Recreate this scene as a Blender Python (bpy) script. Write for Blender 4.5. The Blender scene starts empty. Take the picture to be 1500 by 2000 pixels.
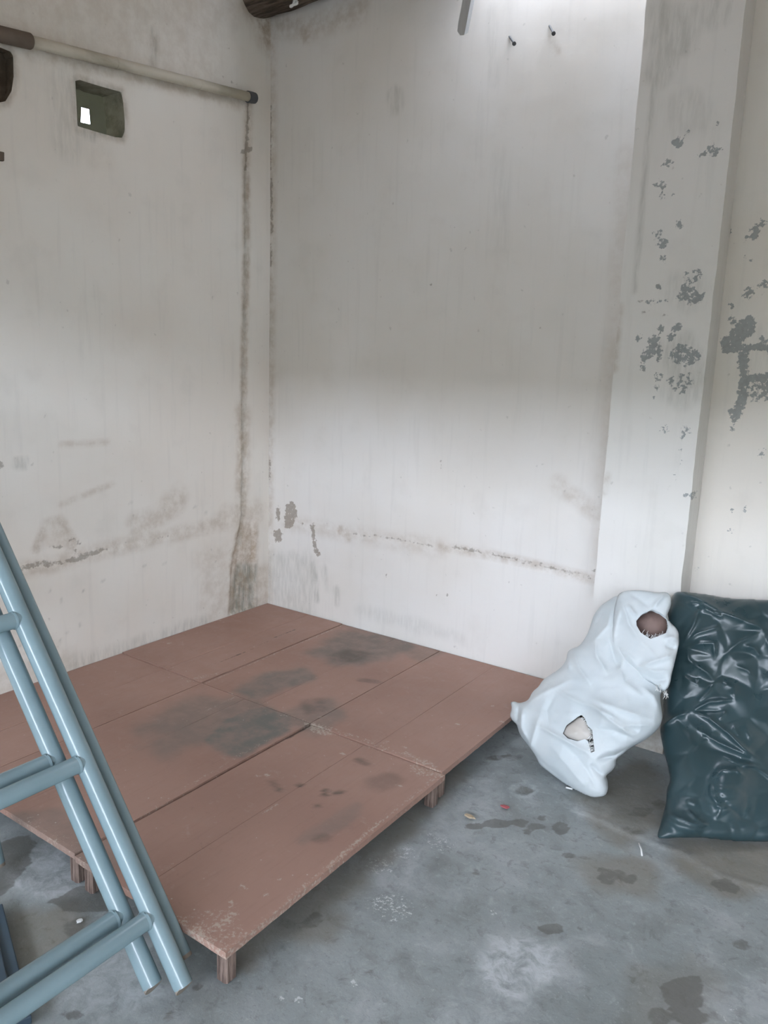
import bpy, math, random
import numpy as np
from mathutils import Matrix, Vector, noise as mnoise

S = bpy.context.scene
COL = S.collection
rng = np.random.default_rng(7)
random.seed(7)

# ------------------------------------------------------------------ camera
U = 1.44            # metres per survey unit (the platform top is z=0 in survey units)
HP = 0.08           # platform height in survey units
YAW, PITCH, ROLL, FPX = -0.5982, -0.1916, 0.0342, 1512.74
CAMU = np.array([2.1248, -2.2828, 1.0])

def cam_axes():
    f = np.array([math.sin(YAW)*math.cos(PITCH), math.cos(YAW)*math.cos(PITCH), math.sin(PITCH)])
    r0 = np.array([math.cos(YAW), -math.sin(YAW), 0.0])
    u0 = np.cross(r0, f)
    r = r0*math.cos(ROLL)+u0*math.sin(ROLL)
    u = -r0*math.sin(ROLL)+u0*math.cos(ROLL)
    return r, u, f
CR, CU, CF = cam_axes()
CAMW = np.array([CAMU[0]*U, CAMU[1]*U, (CAMU[2]+HP)*U])

cam_d = bpy.data.cameras.new('camera')
cam = bpy.data.objects.new('camera', cam_d)
COL.objects.link(cam)
cam.matrix_world = Matrix(((CR[0], CU[0], -CF[0], CAMW[0]), (CR[1], CU[1], -CF[1], CAMW[1]),
                           (CR[2], CU[2], -CF[2], CAMW[2]), (0, 0, 0, 1)))
cam_d.sensor_fit = 'VERTICAL'
cam_d.sensor_height = 32.0
cam_d.lens = 32.0*FPX/2000.0
cam_d.clip_start = 0.02
S.camera = cam

# ------------------------------------------------------------------ light
S.view_settings.view_transform = 'Standard'
S.view_settings.look = 'None'
S.view_settings.gamma = 1.0
S.view_settings.use_curve_mapping = False
S.view_settings.exposure = 0.17
SKY = (0.88, 0.96, 1.125)
SKY_STRENGTH = 26.0
w = bpy.data.worlds.new('sky'); S.world = w; w.use_nodes = True
bg = w.node_tree.nodes['Background']
bg.inputs[0].default_value = (*SKY, 1); bg.inputs[1].default_value = SKY_STRENGTH
try:
    S.cycles.use_denoising = True
    S.cycles.max_bounces = 8; S.cycles.diffuse_bounces = 5
    S.cycles.sample_clamp_indirect = 8.0
except Exception:
    pass

RX, RY, RZ = 6.6, -4.7, 3.56      # room: right wall x, street side y, ceiling z
DOOR_TOP = 2.43
DOOR_X0, DOOR_X1 = 0.25, 6.4
GAP_X0, GAP_X1, GAP_W = 0.95, 2.02, 0.25   # slot between the roof boards and the back wall

def portal(name, loc, rot, sx, sy):
    l = bpy.data.lights.new(name, 'AREA'); l.shape = 'RECTANGLE'; l.size = sx; l.size_y = sy
    l.cycles.is_portal = True
    o = bpy.data.objects.new(name, l); COL.objects.link(o)
    o.location = loc; o.rotation_euler = rot
    return o
portal('door_sky_portal', ((DOOR_X0+DOOR_X1)/2, RY-0.02, DOOR_TOP/2), (math.pi/2, 0, 0), DOOR_X1-DOOR_X0, DOOR_TOP)
portal('roof_gap_sky_portal', ((GAP_X0+GAP_X1)/2, -GAP_W/2, RZ+0.06), (0, 0, 0), GAP_X1-GAP_X0, GAP_W)

# ------------------------------------------------------------------ geometry of the survey
def ray(px):
    px = np.asarray(px, float)
    return CF + np.multiply.outer((px[..., 0]-750)/FPX, CR) - np.multiply.outer((px[..., 1]-1000)/FPX, CU)
def hit(px, axis, val):
    """where the sight line through a surveyed point meets the plane axis=val (metres)"""
    d = ray(px)
    t = (val-CAMW[axis])/d[..., axis]
    return CAMW + d*t[..., None]
def hit_plane(px, p0, n):
    d = ray(px)
    t = ((np.asarray(p0)-CAMW)@n)/(d@n)
    return CAMW + d*t[..., None]

# ------------------------------------------------------------------ helpers
def srgb(r, g, b):
    f = lambda c: (c/255/12.92) if c/255 <= 0.04045 else ((c/255+0.055)/1.055)**2.4
    return (f(r), f(g), f(b), 1.0)

def link_mesh(name, me, m=None, parent=None):
    o = bpy.data.objects.new(name, me); COL.objects.link(o)
    if m: me.materials.append(m)
    if parent: o.parent = parent
    return o
def mesh(name, verts, faces, smooth=False):
    me = bpy.data.meshes.new(name)
    me.from_pydata([tuple(v) for v in np.asarray(verts, float)], [], [tuple(int(i) for i in f) for f in faces])
    if smooth:
        me.polygons.foreach_set('use_smooth', np.ones(len(me.polygons), bool))
    me.update()
    return me
def add_paint(me, arr, name='paint'):
    a = me.attributes.new(name, 'FLOAT_COLOR', 'POINT')
    a.data.foreach_set('color', np.ascontiguousarray(arr, np.float32).ravel())
def tag(o, label, cat, group=None, kind=None):
    o['label'] = label; o['category'] = cat
    if group: o['group'] = group
    if kind: o['kind'] = kind
    return o
def struct(o):
    o['kind'] = 'structure'; return o
def empty(name, loc, rz=0.0):
    o = bpy.data.objects.new(name, None); COL.objects.link(o)
    o.location = loc; o.rotation_euler = (0, 0, rz); o.empty_display_size = 0.1
    return o

def sstep(x):
    x = np.clip(x, 0, 1); return x*x*(3-2*x)
def dpoly(P, pts):
    """distance of points P (N,2) to polyline pts, and the parameter along it 0..1"""
    pts = np.asarray(pts, float)
    if len(pts) == 1:
        return np.hypot(*(P-pts[0]).T), np.zeros(len(P))
    best = np.full(len(P), 1e9); par = np.zeros(len(P)); L = 0
    seg = np.hypot(*(pts[1:]-pts[:-1]).T); tot = seg.sum()
    for a, b, s in zip(pts[:-1], pts[1:], seg):
        d = b-a; t = np.clip(((P-a)@d)/max(d@d, 1e-12), 0, 1)
        q = np.hypot(*(P-a-t[:, None]*d).T)
        m = q < best; best[m] = q[m]; par[m] = (L+t[m]*s)/tot; L += s
    return best, par
def inside(P, poly):
    poly = np.asarray(poly, float); x, y = P[:, 0], P[:, 1]; c = np.zeros(len(P), bool)
    j = len(poly)-1
    for i in range(len(poly)):
        xi, yi = poly[i]; xj, yj = poly[j]
        k = ((yi > y) != (yj > y)) & (x < (xj-xi)*(y-yi)/((yj-yi) if yj != yi else 1e-12)+xi)
        c ^= k; j = i
    return c
def dclosed(P, poly):
    poly = np.asarray(poly, float)
    return dpoly(P, np.vstack([poly, poly[:1]]))
def vnoise(P, scale, seed=0.0, octaves=3):
    """smooth value noise for (N,2) points, about -1..1"""
    out = np.zeros(len(P)); amp = 1.0
    for o in range(octaves):
        q = P*scale*(2**o)+np.array([seed*17.3+o*5.1, seed*9.7+o*3.3])
        i = np.floor(q).astype(np.int64); f = q-i; f = f*f*(3-2*f)
        def h(a, b):
            n = (a*374761393+b*668265263+int(seed*1000)*1274126177) & 0x7fffffff
            n = ((n ^ (n >> 13))*1274126177) & 0x7fffffff
            return (n & 0xffff)/32767.5-1
        v = (h(i[:, 0], i[:, 1])*(1-f[:, 0])+h(i[:, 0]+1, i[:, 1])*f[:, 0])*(1-f[:, 1]) + \
            (h(i[:, 0], i[:, 1]+1)*(1-f[:, 0])+h(i[:, 0]+1, i[:, 1]+1)*f[:, 0])*f[:, 1]
        out += v*amp; amp *= 0.5
    return out/1.75

def box_v(x0, x1, y0, y1, z0, z1):
    v = [(x0, y0, z0), (x1, y0, z0), (x1, y1, z0), (x0, y1, z0), (x0, y0, z1), (x1, y0, z1), (x1, y1, z1), (x0, y1, z1)]
    f = [(0, 3, 2, 1), (4, 5, 6, 7), (0, 1, 5, 4), (1, 2, 6, 5), (2, 3, 7, 6), (3, 0, 4, 7)]
    return v, f
class MB:
    def __init__(s): s.v = []; s.f = []
    def add(s, v, f):
        b = len(s.v); s.v += [tuple(p) for p in v]; s.f += [tuple(i+b for i in q) for q in f]; return s
    def box(s, *a): return s.add(*box_v(*a))
    def tube(s, pts, r, n=16, caps=True, r1=None):
        pts = [np.asarray(p, float) for p in pts]; b = len(s.v)
        t0 = pts[1]-pts[0]; ref = np.array([0, 0, 1.0]) if abs(t0[2]) < 0.9*np.linalg.norm(t0) else np.array([1.0, 0, 0])
        for i, p in enumerate(pts):
            t = pts[min(i+1, len(pts)-1)]-pts[max(i-1, 0)]; t = t/np.linalg.norm(t)
            a = np.cross(t, ref); a /= np.linalg.norm(a); c = np.cross(t, a)
            rr = r if r1 is None else r+(r1-r)*i/(len(pts)-1)
            if isinstance(r, (list, tuple)): rr = r[i]
            for k in range(n):
                g = 2*math.pi*k/n
                s.v.append(tuple(p+rr*(math.cos(g)*a+math.sin(g)*c)))
        for i in range(len(pts)-1):
            for k in range(n):
                k2 = (k+1) % n
                s.f.append((b+i*n+k, b+i*n+k2, b+(i+1)*n+k2, b+(i+1)*n+k))
        if caps:
            s.f.append(tuple(b+k for k in range(n))[::-1]); e = b+(len(pts)-1)*n
            s.f.append(tuple(e+k for k in range(n)))
        return s
    def build(s, name, m, parent=None, smooth=False, auto=None):
        me = mesh(name, s.v, s.f, smooth)
        o = link_mesh(name, me, m, parent)
        if auto is not None:
            me.polygons.foreach_set('use_smooth', np.ones(len(me.polygons), bool))
            me.set_sharp_from_angle(angle=math.radians(auto))
        return o
def bevel(o, wd, seg=2):
    md = o.modifiers.new('bevel', 'BEVEL'); md.width = wd; md.segments = seg; md.limit_method = 'ANGLE'
    return o

# ------------------------------------------------------------------ node helper
class NT:
    def __init__(s, name, rough=0.7, spec=0.3):
        s.m = bpy.data.materials.new(name); s.m.use_nodes = True
        s.t = s.m.node_tree; s.b = s.t.nodes['Principled BSDF']
        s.b.inputs['Roughness'].default_value = rough
        s.b.inputs['Specular IOR Level'].default_value = spec
        s.co = s.t.nodes.new('ShaderNodeTexCoord').outputs['Object']
    def n(s, k, **kw):
        x = s.t.nodes.new(k)
        for a, b in kw.items(): setattr(x, a, b)
        return x
    def lk(s, a, b): s.t.links.new(a, b)
    def setin(s, sock, v):
        if hasattr(v, 'is_linked') or isinstance(v, bpy.types.NodeSocket): s.lk(v, sock)
        else: sock.default_value = v
    def noise(s, scale, detail=4, rough=0.55, dist=0.0, vec=None):
        x = s.n('ShaderNodeTexNoise'); x.inputs['Scale'].default_value = scale
        x.inputs['Detail'].default_value = detail; x.inputs['Roughness'].default_value = rough
        x.inputs['Distortion'].default_value = dist
        s.lk(vec or s.co, x.inputs['Vector']); return x.outputs['Fac']
    def voro(s, scale, vec=None, feature='F1'):
        x = s.n('ShaderNodeTexVoronoi'); x.feature = feature; x.inputs['Scale'].default_value = scale
        s.lk(vec or s.co, x.inputs['Vector']); return x.outputs['Distance']
    def mapping(s, scale, rot=(0, 0, 0)):
        x = s.n('ShaderNodeMapping'); x.inputs['Scale'].default_value = scale; x.inputs['Rotation'].default_value = rot
        s.lk(s.co, x.inputs['Vector']); return x.outputs[0]
    def math(s, op, a, b=0.0, c=None, clamp=False):
        x = s.n('ShaderNodeMath', operation=op, use_clamp=clamp)
        s.setin(x.inputs[0], a); s.setin(x.inputs[1], b)
        if c is not None: s.setin(x.inputs[2], c)
        return x.outputs[0]
    def ramp(s, v, lo, hi, a=0.0, b=1.0):
        x = s.n('ShaderNodeMapRange', interpolation_type='SMOOTHSTEP')
        s.setin(x.inputs[0], v)
        for i, q in enumerate((lo, hi, a, b)): x.inputs[1+i].default_value = q
        return x.outputs[0]
    def mix(s, fac, a, b, mode='MIX'):
        x = s.n('ShaderNodeMix', data_type='RGBA', blend_type=mode)
        s.setin(x.inputs['Factor'], fac); s.setin(x.inputs['A'], a); s.setin(x.inputs['B'], b)
        return [o for o in x.outputs if o.type == 'RGBA'][0]
    def paint(s, name='paint'):
        x = s.n('ShaderNodeAttribute', attribute_name=name)
        y = s.n('ShaderNodeSeparateColor'); s.lk(x.outputs['Color'], y.inputs[0])
        return y.outputs[0], y.outputs[1], y.outputs[2], x.outputs['Alpha']
    def color(s, c): s.setin(s.b.inputs['Base Color'], c)
    def rough(s, v): s.setin(s.b.inputs['Roughness'], v)
    def bump(s, h, strength=0.3, dist=0.01):
        x = s.n('ShaderNodeBump'); x.inputs['Strength'].default_value = strength; x.inputs['Distance'].default_value = dist
        s.lk(h, x.inputs['Height']); s.lk(x.outputs[0], s.b.inputs['Normal'])

def wall_material(name, base_a, base_b, chip_col):
    m = NT(name, 0.75, 0.25)
    R, G, B, A = m.paint()
    big = m.noise(1.1, 3); mid = m.noise(6, 5); fine = m.noise(45, 5, 0.65); streak = m.noise(3.0, 4, vec=m.mapping((9, 9, 0.7)))
    c = m.mix(m.ramp(big, 0.35, 0.65), base_a, base_b)
    c = m.mix(m.math('MULTIPLY', m.ramp(mid, 0.52, 0.75), 0.10), c, srgb(170, 165, 155))
    c = m.mix(m.math('MULTIPLY', m.ramp(streak, 0.52, 0.72), 0.08), c, srgb(165, 165, 160))
    specks = m.ramp(m.noise(30, 2, 0.5), 0.70, 0.78)
    c = m.mix(m.math('MULTIPLY', specks, 0.25), c, srgb(140, 138, 130))
    mod = m.ramp(m.noise(14, 6, 0.68), 0.32, 0.68, 0.2, 1.15)
    vm = m.ramp(m.noise(10, 5, 0.6, vec=m.mapping((5, 5, 0.9))), 0.32, 0.68, 0.2, 1.15)
    c = m.mix(m.math('MULTIPLY', m.math('MULTIPLY', R, 0.74), mod, clamp=True), c, srgb(146, 122, 90))
    c = m.mix(m.math('MULTIPLY', m.math('MULTIPLY', G, 0.7), vm, clamp=True), c, srgb(122, 126, 116))
    fl = m.math('ADD', m.math('MULTIPLY', m.math('SUBTRACT', m.noise(62, 6, 0.66), 0.5), 3.0), B)
    chip = m.math('MULTIPLY', m.ramp(fl, 0.5, 0.62), m.ramp(B, 0.03, 0.12))
    cc = m.mix(m.ramp(m.noise(60, 3), 0.3, 0.7), chip_col, tuple(x*1.35 for x in chip_col[:3])+(1,))
    c = m.mix(m.math('MULTIPLY', chip, 0.66), c, cc)
    ln = m.math('ADD', m.math('MULTIPLY', m.math('SUBTRACT', m.noise(48, 6, 0.65), 0.5), 2.4), A)
    line = m.math('MULTIPLY', m.ramp(ln, 0.35, 0.75), m.ramp(A, 0.03, 0.2))
    c = m.mix(m.math('MULTIPLY', line, 0.55), c, srgb(110, 99, 84))
    m.color(c)
    h = m.math('ADD', m.math('MULTIPLY', fine, 0.25), m.math('MULTIPLY', mid, 0.6))
    h = m.math('SUBTRACT', h, m.math('MULTIPLY', chip, 0.5))
    m.bump(h, 0.25, 0.006)
    return m.m

M = {}
m = NT('bare_cement_render', 0.9, 0.1); m.color(m.mix(m.noise(2, 4), srgb(206, 200, 190), srgb(216, 210, 200))); M['render'] = m.m
M['wall'] = wall_material('wall_plaster', srgb(220, 216, 209), srgb(226, 224, 220), srgb(118, 106, 92))
M['wall_l'] = wall_material('left_wall_plaster', srgb(224, 218, 208), srgb(229, 226, 218), srgb(118, 106, 92))
M['wall_bay'] = wall_material('right_bay_plaster', srgb(224, 218, 208), srgb(229, 225, 217), srgb(98, 108, 112))
M['wall_r'] = wall_material('column_plaster', srgb(222, 220, 214), srgb(228, 226, 222), srgb(98, 108, 112))

# ------------------------------------------------------------------ wall grids
def lin(a, b, step):
    n = max(1, int(round(abs(b-a)/step))); return np.linspace(a, b, n+1)
def plane_grid(us, vs):
    uu, vv = np.meshgrid(us, vs, indexing='xy')
    P = np.stack([uu.ravel(), vv.ravel()], 1)
    nu = len(us); nv = len(vs)
    i = (np.arange(nv-1)[:, None]*nu+np.arange(nu-1)[None, :]).ravel()
    F = np.stack([i, i+1, i+1+nu, i+nu], 1)
    return P, F
def cut_hole(P, F, poly):
    cen = P[F].mean(1); rem = inside(cen, poly)
    keep = F[~rem]; bnd = np.intersect1d(np.unique(keep), np.unique(F[rem]))
    pc = np.vstack([poly, poly[:1]])
    for i in bnd:
        best = None
        for a, b in zip(pc[:-1], pc[1:]):
            d = b-a; t = np.clip((P[i]-a)@d/(d@d), 0, 1); q = a+t*d
            e = np.hypot(*(P[i]-q))
            if best is None or e < best[0]: best = (e, q)
        P[i] = best[1]
    return keep
def compact(V, F, *attrs):
    use = np.unique(F); mp = np.full(len(V), -1); mp[use] = np.arange(len(use))
    return (V[use], mp[F])+tuple(a[use] for a in attrs)
class Canvas:
    """paints four soft channels at mesh points; strokes are given in metres on the surface"""
    def __init__(s, P): s.P = P; s.a = np.zeros((len(P), 4))
    def stroke(s, ch, pts, r, soft, amp, jag=0.0, js=12):
        d, t = dpoly(s.P, pts)
        if jag: d = d+jag*vnoise(s.P, js, ch+1.7)
        s.a[:, ch] = np.maximum(s.a[:, ch], amp*sstep((r+soft-d)/soft))
    def blob(s, ch, poly, soft, amp, jag=0.0, js=12):
        d, _ = dclosed(s.P, poly); d = np.where(inside(s.P, poly), -d, d)
        if jag: d = d+jag*vnoise(s.P, js, ch+2.9)
        s.a[:, ch] = np.maximum(s.a[:, ch], amp*sstep((soft-d)/soft))

# ---------------- back wall: x along, z up, at y = 0
def on_back(pts): return hit(np.array(pts, float), 1, 0.0)[:, [0, 2]]
xs = np.concatenate([[-0.02], lin(0.0, 2.12, 0.0125)]); zs = np.concatenate([lin(-0.05, 3.3, 0.0125), [3.75]])
P, F = plane_grid(xs, zs)
cv = Canvas(P)
B_ = lambda *p: on_back(p)
# corner seam, damp chips near the corner, broken plaster ledge
cv.stroke(0, B_((530, 60), (527, 600), (523, 1170)), 0.012, 0.05, 0.45)
for a, b in (((529, 350), (530, 452)), ((527, 210), (527, 330)), ((527, 480), (527, 520)), ((526, 900), (526, 935))):
    cv.stroke(3, B_(a, b), 0.006, 0.012, 0.75)
cv.blob(2, B_((558, 988), (572, 980), (578, 1000), (570, 1028), (558, 1030), (556, 1010)), 0.012, 0.95, 0.008)
cv.blob(2, B_((538, 995), (545, 992), (546, 1015), (541, 1018)), 0.01, 0.9, 0.006)
cv.blob(2, B_((536, 1038), (550, 1036), (549, 1056), (538, 1058)), 0.01, 0.9, 0.006)
cv.stroke(2, B_((589, 1022), (589, 1024)), 0.004, 0.01, 0.9)
cv.stroke(2, B_((610, 1028), (612, 1050), (616, 1075), (622, 1082)), 0.008, 0.012, 0.95, 0.006)
cv.stroke(0, B_((664, 1035), (680, 1050)), 0.010, 0.03, 0.8)
cv.stroke(0, B_((560, 1020), (700, 1046), (860, 1070)), 0.01, 0.07, 0.30)
cv.stroke(3, B_((690, 1044), (760, 1050), (800, 1058), (850, 1068)), 0.002, 0.008, 0.55)
cv.stroke(3, B_((885, 1068), (940, 1078)), 0.003, 0.012, 0.72)
cv.stroke(0, B_((860, 1068), (960, 1085), (1050, 1104), (1160, 1132)), 0.008, 0.03, 0.5)
cv.stroke(3, B_((960, 1082), (1060, 1106), (1150, 1127)), 0.002, 0.012, 0.55)
for q in ((1012, 1085), (1055, 1100), (1075, 1108), (1160, 1115), (1161, 1128), (1172, 1036), (638, 1024), (1057, 640), (841, 556), (766, 395), (853, 1163), (755, 1124), (874, 1163)):
    cv.stroke(3, B_(q), 0.003, 0.009, 0.85)
cv.stroke(1, B_((612, 1105), (618, 1170)), 0.012, 0.03, 0.55, 0.012)
cv.stroke(1, B_((657, 1150), (658, 1180)), 0.008, 0.02, 0.4, 0.008)
cv.stroke(1, B_((632, 1110), (640, 1150)), 0.006, 0.03, 0.3, 0.01)
cv.blob(1, B_((528, 1090), (600, 1095), (600, 1190), (528, 1165)), 0.08, 0.30, 0.03)
cv.stroke(1, B_((700, 1190), (900, 1245)), 0.01, 0.05, 0.2, 0.02)
cv.stroke(3, B_((862, 900), (860, 915)), 0.002, 0.008, 0.5)
cv.stroke(1, B_((770, 190), (772, 205)), 0.02, 0.04, 0.3, 0.02)
cv.stroke(0, B_((1090, 945), (1105, 960), (1165, 1005)), 0.012, 0.05, 0.35)
cv.stroke(0, B_((1075, 70), (1090, 100)), 0.004, 0.02, 0.35)
cv.stroke(1, B_((958, 20), (965, 160)), 0.01, 0.03, 0.16); cv.stroke(1, B_((975, 300), (980, 480)), 0.01, 0.05, 0.12)
cv.stroke(0, B_((590, 55), (600, 70)), 0.02, 0.03, 0.6, 0.015)
cv.stroke(0, B_((530, 45), (600, 55), (700, 20)), 0.02, 0.08, 0.45)
cv.stroke(0, B_((1220, 300), (1170, 1150)), 0.01, 0.05, 0.18)  # soft shadow beside the column, painted into the wall colour
dep = 0.004*vnoise(P, 1.6, 3.3) + 0.0012*vnoise(P, 9, 1.1)
ledge = np.interp(P[:, 0], *on_back(((524, 1012), (660, 1036), (860, 1071), (1160, 1131))).T)
below = sstep((ledge-P[:, 1]+0.004*vnoise(P, 20, 4.4))/0.012)
dep = dep+0.004*below-0.0035
chipd = sstep((cv.a[:, 2]-0.5)*4)
V = np.stack([P[:, 0], np.minimum(-dep+0.003*chipd, 0.004), P[:, 1]], 1)
me = mesh('wall_back', V, F, True); add_paint(me, cv.a)
wall_back = struct(link_mesh('wall_back', me, M['wall']))

# ---------------- column standing proud of the back wall
CX0, CX1, CD = 1.4035*U, 1.645*U, 0.112*U
def on_col(pts): return hit(np.array(pts, float), 1, -CD)[:, [0, 2]]
xs = lin(CX0, CX1, 0.009); zs = lin(-0.05, 3.56, 0.011)
P, F = plane_grid(xs, zs); cv = Canvas(P)
C_ = lambda *p: on_col(p)
def chipblob(cx, cy, rx, ry, amp, n=9, ch=2):
    pts = []
    for k in range(n):
        g = 2*math.pi*k/n; s_ = random.uniform(0.6, 1.25)
        pts.append((cx+rx*s_*math.cos(g), cy+ry*s_*math.sin(g)))
    return pts
for (x, y, rx, ry, a) in ((1324, 277, 12, 9, .95), (1342, 260, 5, 6, .7), (1391, 292, 14, 10, .7), (1368, 302, 5, 4, .8), (1304, 318, 8, 4, .7),
        (1291, 360, 10, 5, .75), (1295, 382, 4, 5, .8), (1313, 380, 3, 3, .7), (1325, 438, 6, 6, .7), (1284, 457, 6, 6, .75), (1293, 475, 7, 7, .8),
        (1296, 503, 7, 9, .75), (1352, 537, 20, 12, .5), (1345, 575, 26, 16, .72), (1340, 562, 10, 8, .8), (1284, 560, 6, 5, .8), (1268, 590, 5, 4, .7),
        (1286, 588, 14, 2, .6), (1323, 640, 8, 8, .8), (1335, 690, 28, 20, .74), (1310, 660, 7, 6, .8), (1292, 645, 4, 8, .8),
        (1278, 665, 10, 8, .8), (1272, 685, 9, 8, .8), (1288, 690, 7, 14, .75), (1259, 700, 6, 10, .75), (1256, 720, 4, 5, .7), (1248, 660, 4, 3, .7),
        (1330, 750, 26, 22, .52), (1286, 735, 5, 8, .6), (1282, 755, 4, 6, .5), (1297, 840, 8, 6, .55), (1340, 838, 10, 9, .58), (1332, 850, 5, 5, .6), (1328, 880, 5, 4, .5),
        (1350, 967, 3, 8, .8), (1339, 967, 3, 3, .8), (1276, 778, 3, 3, .6), (1326, 905, 5, 6, .4), (1320, 930, 4, 5, .4), (1400, 240, 3, 6, .6), (1288, 210, 5, 5, .4)):
    cv.blob(2, on_col(chipblob(x, y, rx, ry, a)), 0.012, a, 0.006)
for (x, y, rx, ry, a) in ((1310, 60, 40, 50, .35), (1290, 130, 18, 30, .35), (1340, 220, 40, 50, .2), (1335, 570, 35, 30, .25), (1335, 700, 40, 50, .35), (1330, 760, 35, 30, .3), (1395, 25, 30, 20, .3)):
    cv.blob(1, on_col(chipblob(x, y, rx, ry, a)), 0.05, a, 0.02)
cv.a[:, 0] = np.maximum(cv.a[:, 0], 0.75*sstep((0.22+0.06*vnoise(P, 7, 1.2)-P[:, 1])/0.22)*sstep((P[:, 0]-CX0-0.10)/0.10))
cv.stroke(3, C_((1246, 588), (1262, 588), (1285, 592)), 0.001, 0.006, 0.4)
cv.stroke(3, C_((1218, 606), (1270, 612), (1330, 618)), 0.001, 0.006, 0.35)
for a, b in (((1210, 600), (1200, 720)), ((1185, 930), (1180, 960))):
    cv.stroke(0, C_(a, b), 0.006, 0.02, 0.4)
cv.stroke(1, C_((1294, 15), (1262, 300), (1240, 570)), 0.004, 0.012, 0.35)
dep = 0.002*vnoise(P, 3, 5.5)+0.0009*vnoise(P, 14, 6.1)
strip = np.interp(P[:, 1], *on_col(((1240, 570), (1262, 300), (1294, 15)))[:, [1, 0]].T)
dep = dep-0.004*sstep((P[:, 0]-strip)/0.01)*sstep((P[:, 1]-1.7)/0.3)
edge = np.minimum(P[:, 0]-CX0, CX1-P[:, 0])
ex = 0.003*vnoise(P[:, [1, 1]], 9, 2.2)*(edge < 0.002)*np.where(P[:, 0] < CX0+0.05, 1, -1)
V = np.stack([P[:, 0]+ex, -CD-dep, P[:, 1]], 1)
nx, nz = len(xs), len(zs)
# sides of the column
vs = list(map(tuple, V)); fs = [tuple(f) for f in F]; pa = [tuple(a) for a in cv.a]
for col, xx in ((0, CX0), (nx-1, CX1)):
    base = len(vs)
    for k in range(nz):
        vs.append((xx, 0.0, zs[k])); pa.append((0.1, 0.05, 0, 0))
    for k in range(nz-1):
        a, b = k*nx+col, (k+1)*nx+col
        q = (a, b, base+k+1, base+k)
        fs.append(q if col == 0 else q[::-1])
me = mesh('wall_column', vs, fs, True); me.set_sharp_from_angle(angle=math.radians(50))
pa = np.array(pa)
add_paint(me, pa)
struct(link_mesh('wall_column', me, M['wall_r']))

# ---------------- wall bay to the right of the column
def on_back2(pts): return hit(np.array(pts, float), 1, 0.0)[:, [0, 2]]
xs = np.concatenate([lin(CX1-0.001, 3.2, 0.0125), [RX]]); zs = np.concatenate([lin(-0.05, 3.39, 0.0125), [3.75]])
P, F = plane_grid(xs, zs); cv = Canvas(P)
D_ = lambda *p: on_back2(p)
cv.blob(2, D_((1440, 630), (1465, 618), (1474, 628), (1472, 650), (1455, 660), (1440, 672), (1442, 682), (1415, 686), (1411, 664), (1425, 655)), 0.014, .95, 0.006)
cv.stroke(2, D_((1448, 680), (1452, 700), (1453, 740), (1450, 770), (1442, 795), (1434, 812)), 0.010, 0.014, .95, 0.006)
cv.blob(2, D_((1422, 800), (1446, 795), (1444, 815), (1434, 824)), 0.01, .9, 0.006)
cv.stroke(2, D_((1462, 677), (1500, 680), (1516, 700), (1520, 725), (1496, 735), (1464, 738)), 0.007, 0.012, .95, 0.005)
cv.stroke(2, D_((1480, 745), (1475, 775)), 0.012, 0.03, .6, 0.01)
cv.stroke(2, D_((1495, 750), (1500, 770)), 0.01, 0.02, .8, 0.01)
cv.stroke(2, D_((1429, 620), (1430, 630)), 0.004, 0.01, .9); cv.stroke(2, D_((1426, 592), (1428, 602)), 0.003, 0.01, .8)
cv.stroke(2, D_((1488, 660), (1492, 668)), 0.006, 0.01, .8)
for (x, y, rx, ry, a) in ((1475, 452, 6, 12, .85), (1462, 462, 5, 4, .8), (1490, 434, 4, 9, .75), (1426, 452, 4, 4, .8), (1414, 455, 4, 5, .8), (1407, 495, 4, 9, .8), (1460, 507, 6, 8, .55),
        (1463, 572, 14, 10, .7), (1490, 555, 12, 6, .75), (1430, 838, 6, 3, .6), (1490, 885, 6, 8, .55), (1429, 997, 3, 3, .7), (1455, 995, 3, 3, .6), (1427, 1035, 3, 3, .6), (1361, 1110, 3, 4, .8), (1480, 700, 4, 4, .3)):
    cv.blob(2, on_back2(chipblob(x, y, rx, ry, a)), 0.012, a, 0.006)
cv.blob(1, on_back2(chipblob(1480, 700, 40, 60, 1)), 0.06, .18, 0.02)
dep = 0.004*vnoise(P, 1.6, 7.3)+0.001*vnoise(P, 10, 2.6)
V = np.stack([P[:, 0], np.minimum(-dep+0.003*sstep((cv.a[:, 2]-0.5)*4), 0.004), P[:, 1]], 1)
me = mesh('wall_back_right', V, F, True); add_paint(me, cv.a)
struct(link_mesh('wall_back_right', me, M['wall_bay']))

# ---------------- left wall: y along, z up, at x = 0
def on_left(pts): return hit(np.array(pts, float), 0, 0.0)[:, [1, 2]]
L_ = lambda *p: on_left(p)
ys = np.concatenate([[RY], lin(-4.2, -2.2, 0.25), lin(-2.0, 0.0, 0.0125), [0.02]])
zs = np.concatenate([lin(-0.05, 3.3, 0.0125), [3.75]])
P, F = plane_grid(ys, zs)
hole1 = L_((147, 158), (155, 156), (170, 161), (200, 170), (236, 180), (240, 200), (243, 235), (243, 256), (238, 269), (226, 268), (190, 258), (152, 246), (150, 210))
hole2 = L_((-60, 78), (0, 93), (20, 101), (25, 110), (26, 150), (22, 178), (10, 198), (-60, 212))
F = cut_hole(P, F, hole1); F = cut_hole(P, F, hole2)
cv = Canvas(P)
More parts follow.
